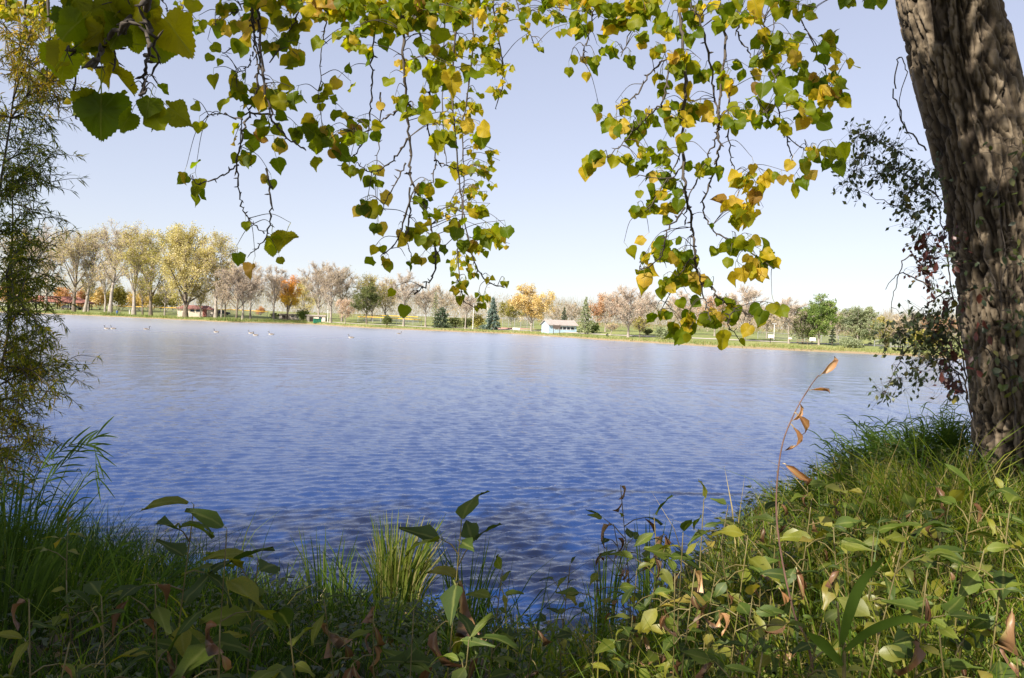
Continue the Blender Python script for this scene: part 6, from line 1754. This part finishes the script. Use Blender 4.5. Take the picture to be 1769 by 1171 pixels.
def litter():
    rg = np.random.default_rng(61)
    n = 5200
    x = np.concatenate([rg.uniform(.6, 5.4, n * 2 // 3), rg.uniform(-4, 1, n // 3)]); y = rg.uniform(1.4, 9.5, len(x))
    k = (ynear(x) - y > .15); x, y = x[k], y[k]
    C = np.stack([x, y, height(x, y) + .015 + rg.uniform(0, .05, len(x))], -1)
    n = len(C)
    u = unit(np.stack([rg.normal(size=n), rg.normal(size=n), rg.normal(0, .3, n)], -1)); w = unit(np.cross(np.stack([rg.normal(0, .25, n), rg.normal(0, .25, n), np.ones(n)], -1), u))
    s = rg.uniform(.025, .07, n)[:, None]; up_ = np.stack([0 * C[:, 0], 0 * C[:, 0], rg.uniform(-.2, .45, n)], -1) * s
    V = np.stack([C - u * s, C - u * .1 * s + w * s * .6 + up_, C + u * s + up_ * .5, C - u * .1 * s - w * s * .6 + up_], 1).reshape(-1, 3)
    r0 = np.repeat(rg.random(n), 4)
    k = 900                                             # dead stems lying in the grass
    x = rg.uniform(.3, 4.6, k); y = rg.uniform(1.6, 7.5, k); x[600:] -= 3.2
    A = np.stack([x, y, height(x, y) + rg.uniform(.0, .08, k)], -1)
    E = A + np.stack([rg.normal(0, .16, k), rg.normal(0, .12, k), rg.uniform(.0, .26, k)], -1)
    V2, F2 = strips(rg, A, E, rg.uniform(.0012, .003, k))
    return np.vstack([V, V2]), np.vstack([np.arange(n * 4).reshape(-1, 4), F2 + n * 4]), np.concatenate([r0, np.repeat(rg.uniform(.5, 1, k), 4)])
V, F, rr = litter()
tag(link('leaf_litter', mesh_np('leaf_litter', V, F, True, {'rnd': rr}, [M['litter']])), 'brown fallen leaves scattered on the near bank', 'leaf litter', kind='stuff')
# low leafy weeds filling the bank
def weeds():
    rg = np.random.default_rng(71)
    n = 2200
    x = np.concatenate([rg.uniform(.4, 4.4, n), rg.uniform(-4, .6, n)]); y = rg.uniform(1.7, 7.2, len(x))
    k = (ynear(x) - y > .1) & (np.abs(CX + FPX * x / y - CX) < 1050); x, y = x[k], y[k]; n = len(x)
    z = height(x, y)
    g = Geo()
    for i in range(n):
        hh = rg.uniform(.10, .34); p0 = np.array([x[i], y[i], z[i] - .02]); e = p0 + [rg.normal(0, .07), rg.normal(0, .06), hh]
        tn = np.clip(rg.normal(.45 if x[i] > .4 else .3, .22), 0, 1)
        V, F = strips(rg, p0[None], e[None], .002); g.add(V, F, .8)
        for q in range(rg.integers(4, 8)):
            u_ = rg.uniform(.35, 1); b_ = p0 * (1 - u_) + e * u_; a = rg.uniform(0, 6.28)
            d = unit(np.array([math.cos(a), math.sin(a), rg.uniform(-.2, .6)])); L_ = rg.uniform(.03, .075)
            yv = unit(np.cross([0, 0, 1], d)); w = L_ * .26; dn = np.array([0, 0, -.2 * L_]); upv = np.array([0, 0, .10 * L_])
            V = [b_, b_ + d * L_ * .4 + yv * w + upv, b_ + d * L_ + dn, b_ + d * L_ * .4 - yv * w + upv]
            g.add(V, [(0, 1, 2, 3)], tn)
    return g
wmat = leaf_mat('weed_leaf', [(0, (.03, .05, .012)), (.5, (.075, .10, .02)), (.85, (.15, .16, .025)), (1, (.26, .2, .05))], 'attr', .4, 0, .45, .07)
tag(link('low_weeds', weeds().mesh('low_weeds', wmat)), 'low leafy weeds mixed into the bank grass', 'weeds', kind='stuff')


None and print('TRIS', sum(len(o.data.polygons) * 2 for o in COL.objects if o.type == 'MESH'), 'unique', sum(len(m_.polygons) * 2 for m_ in bpy.data.meshes))
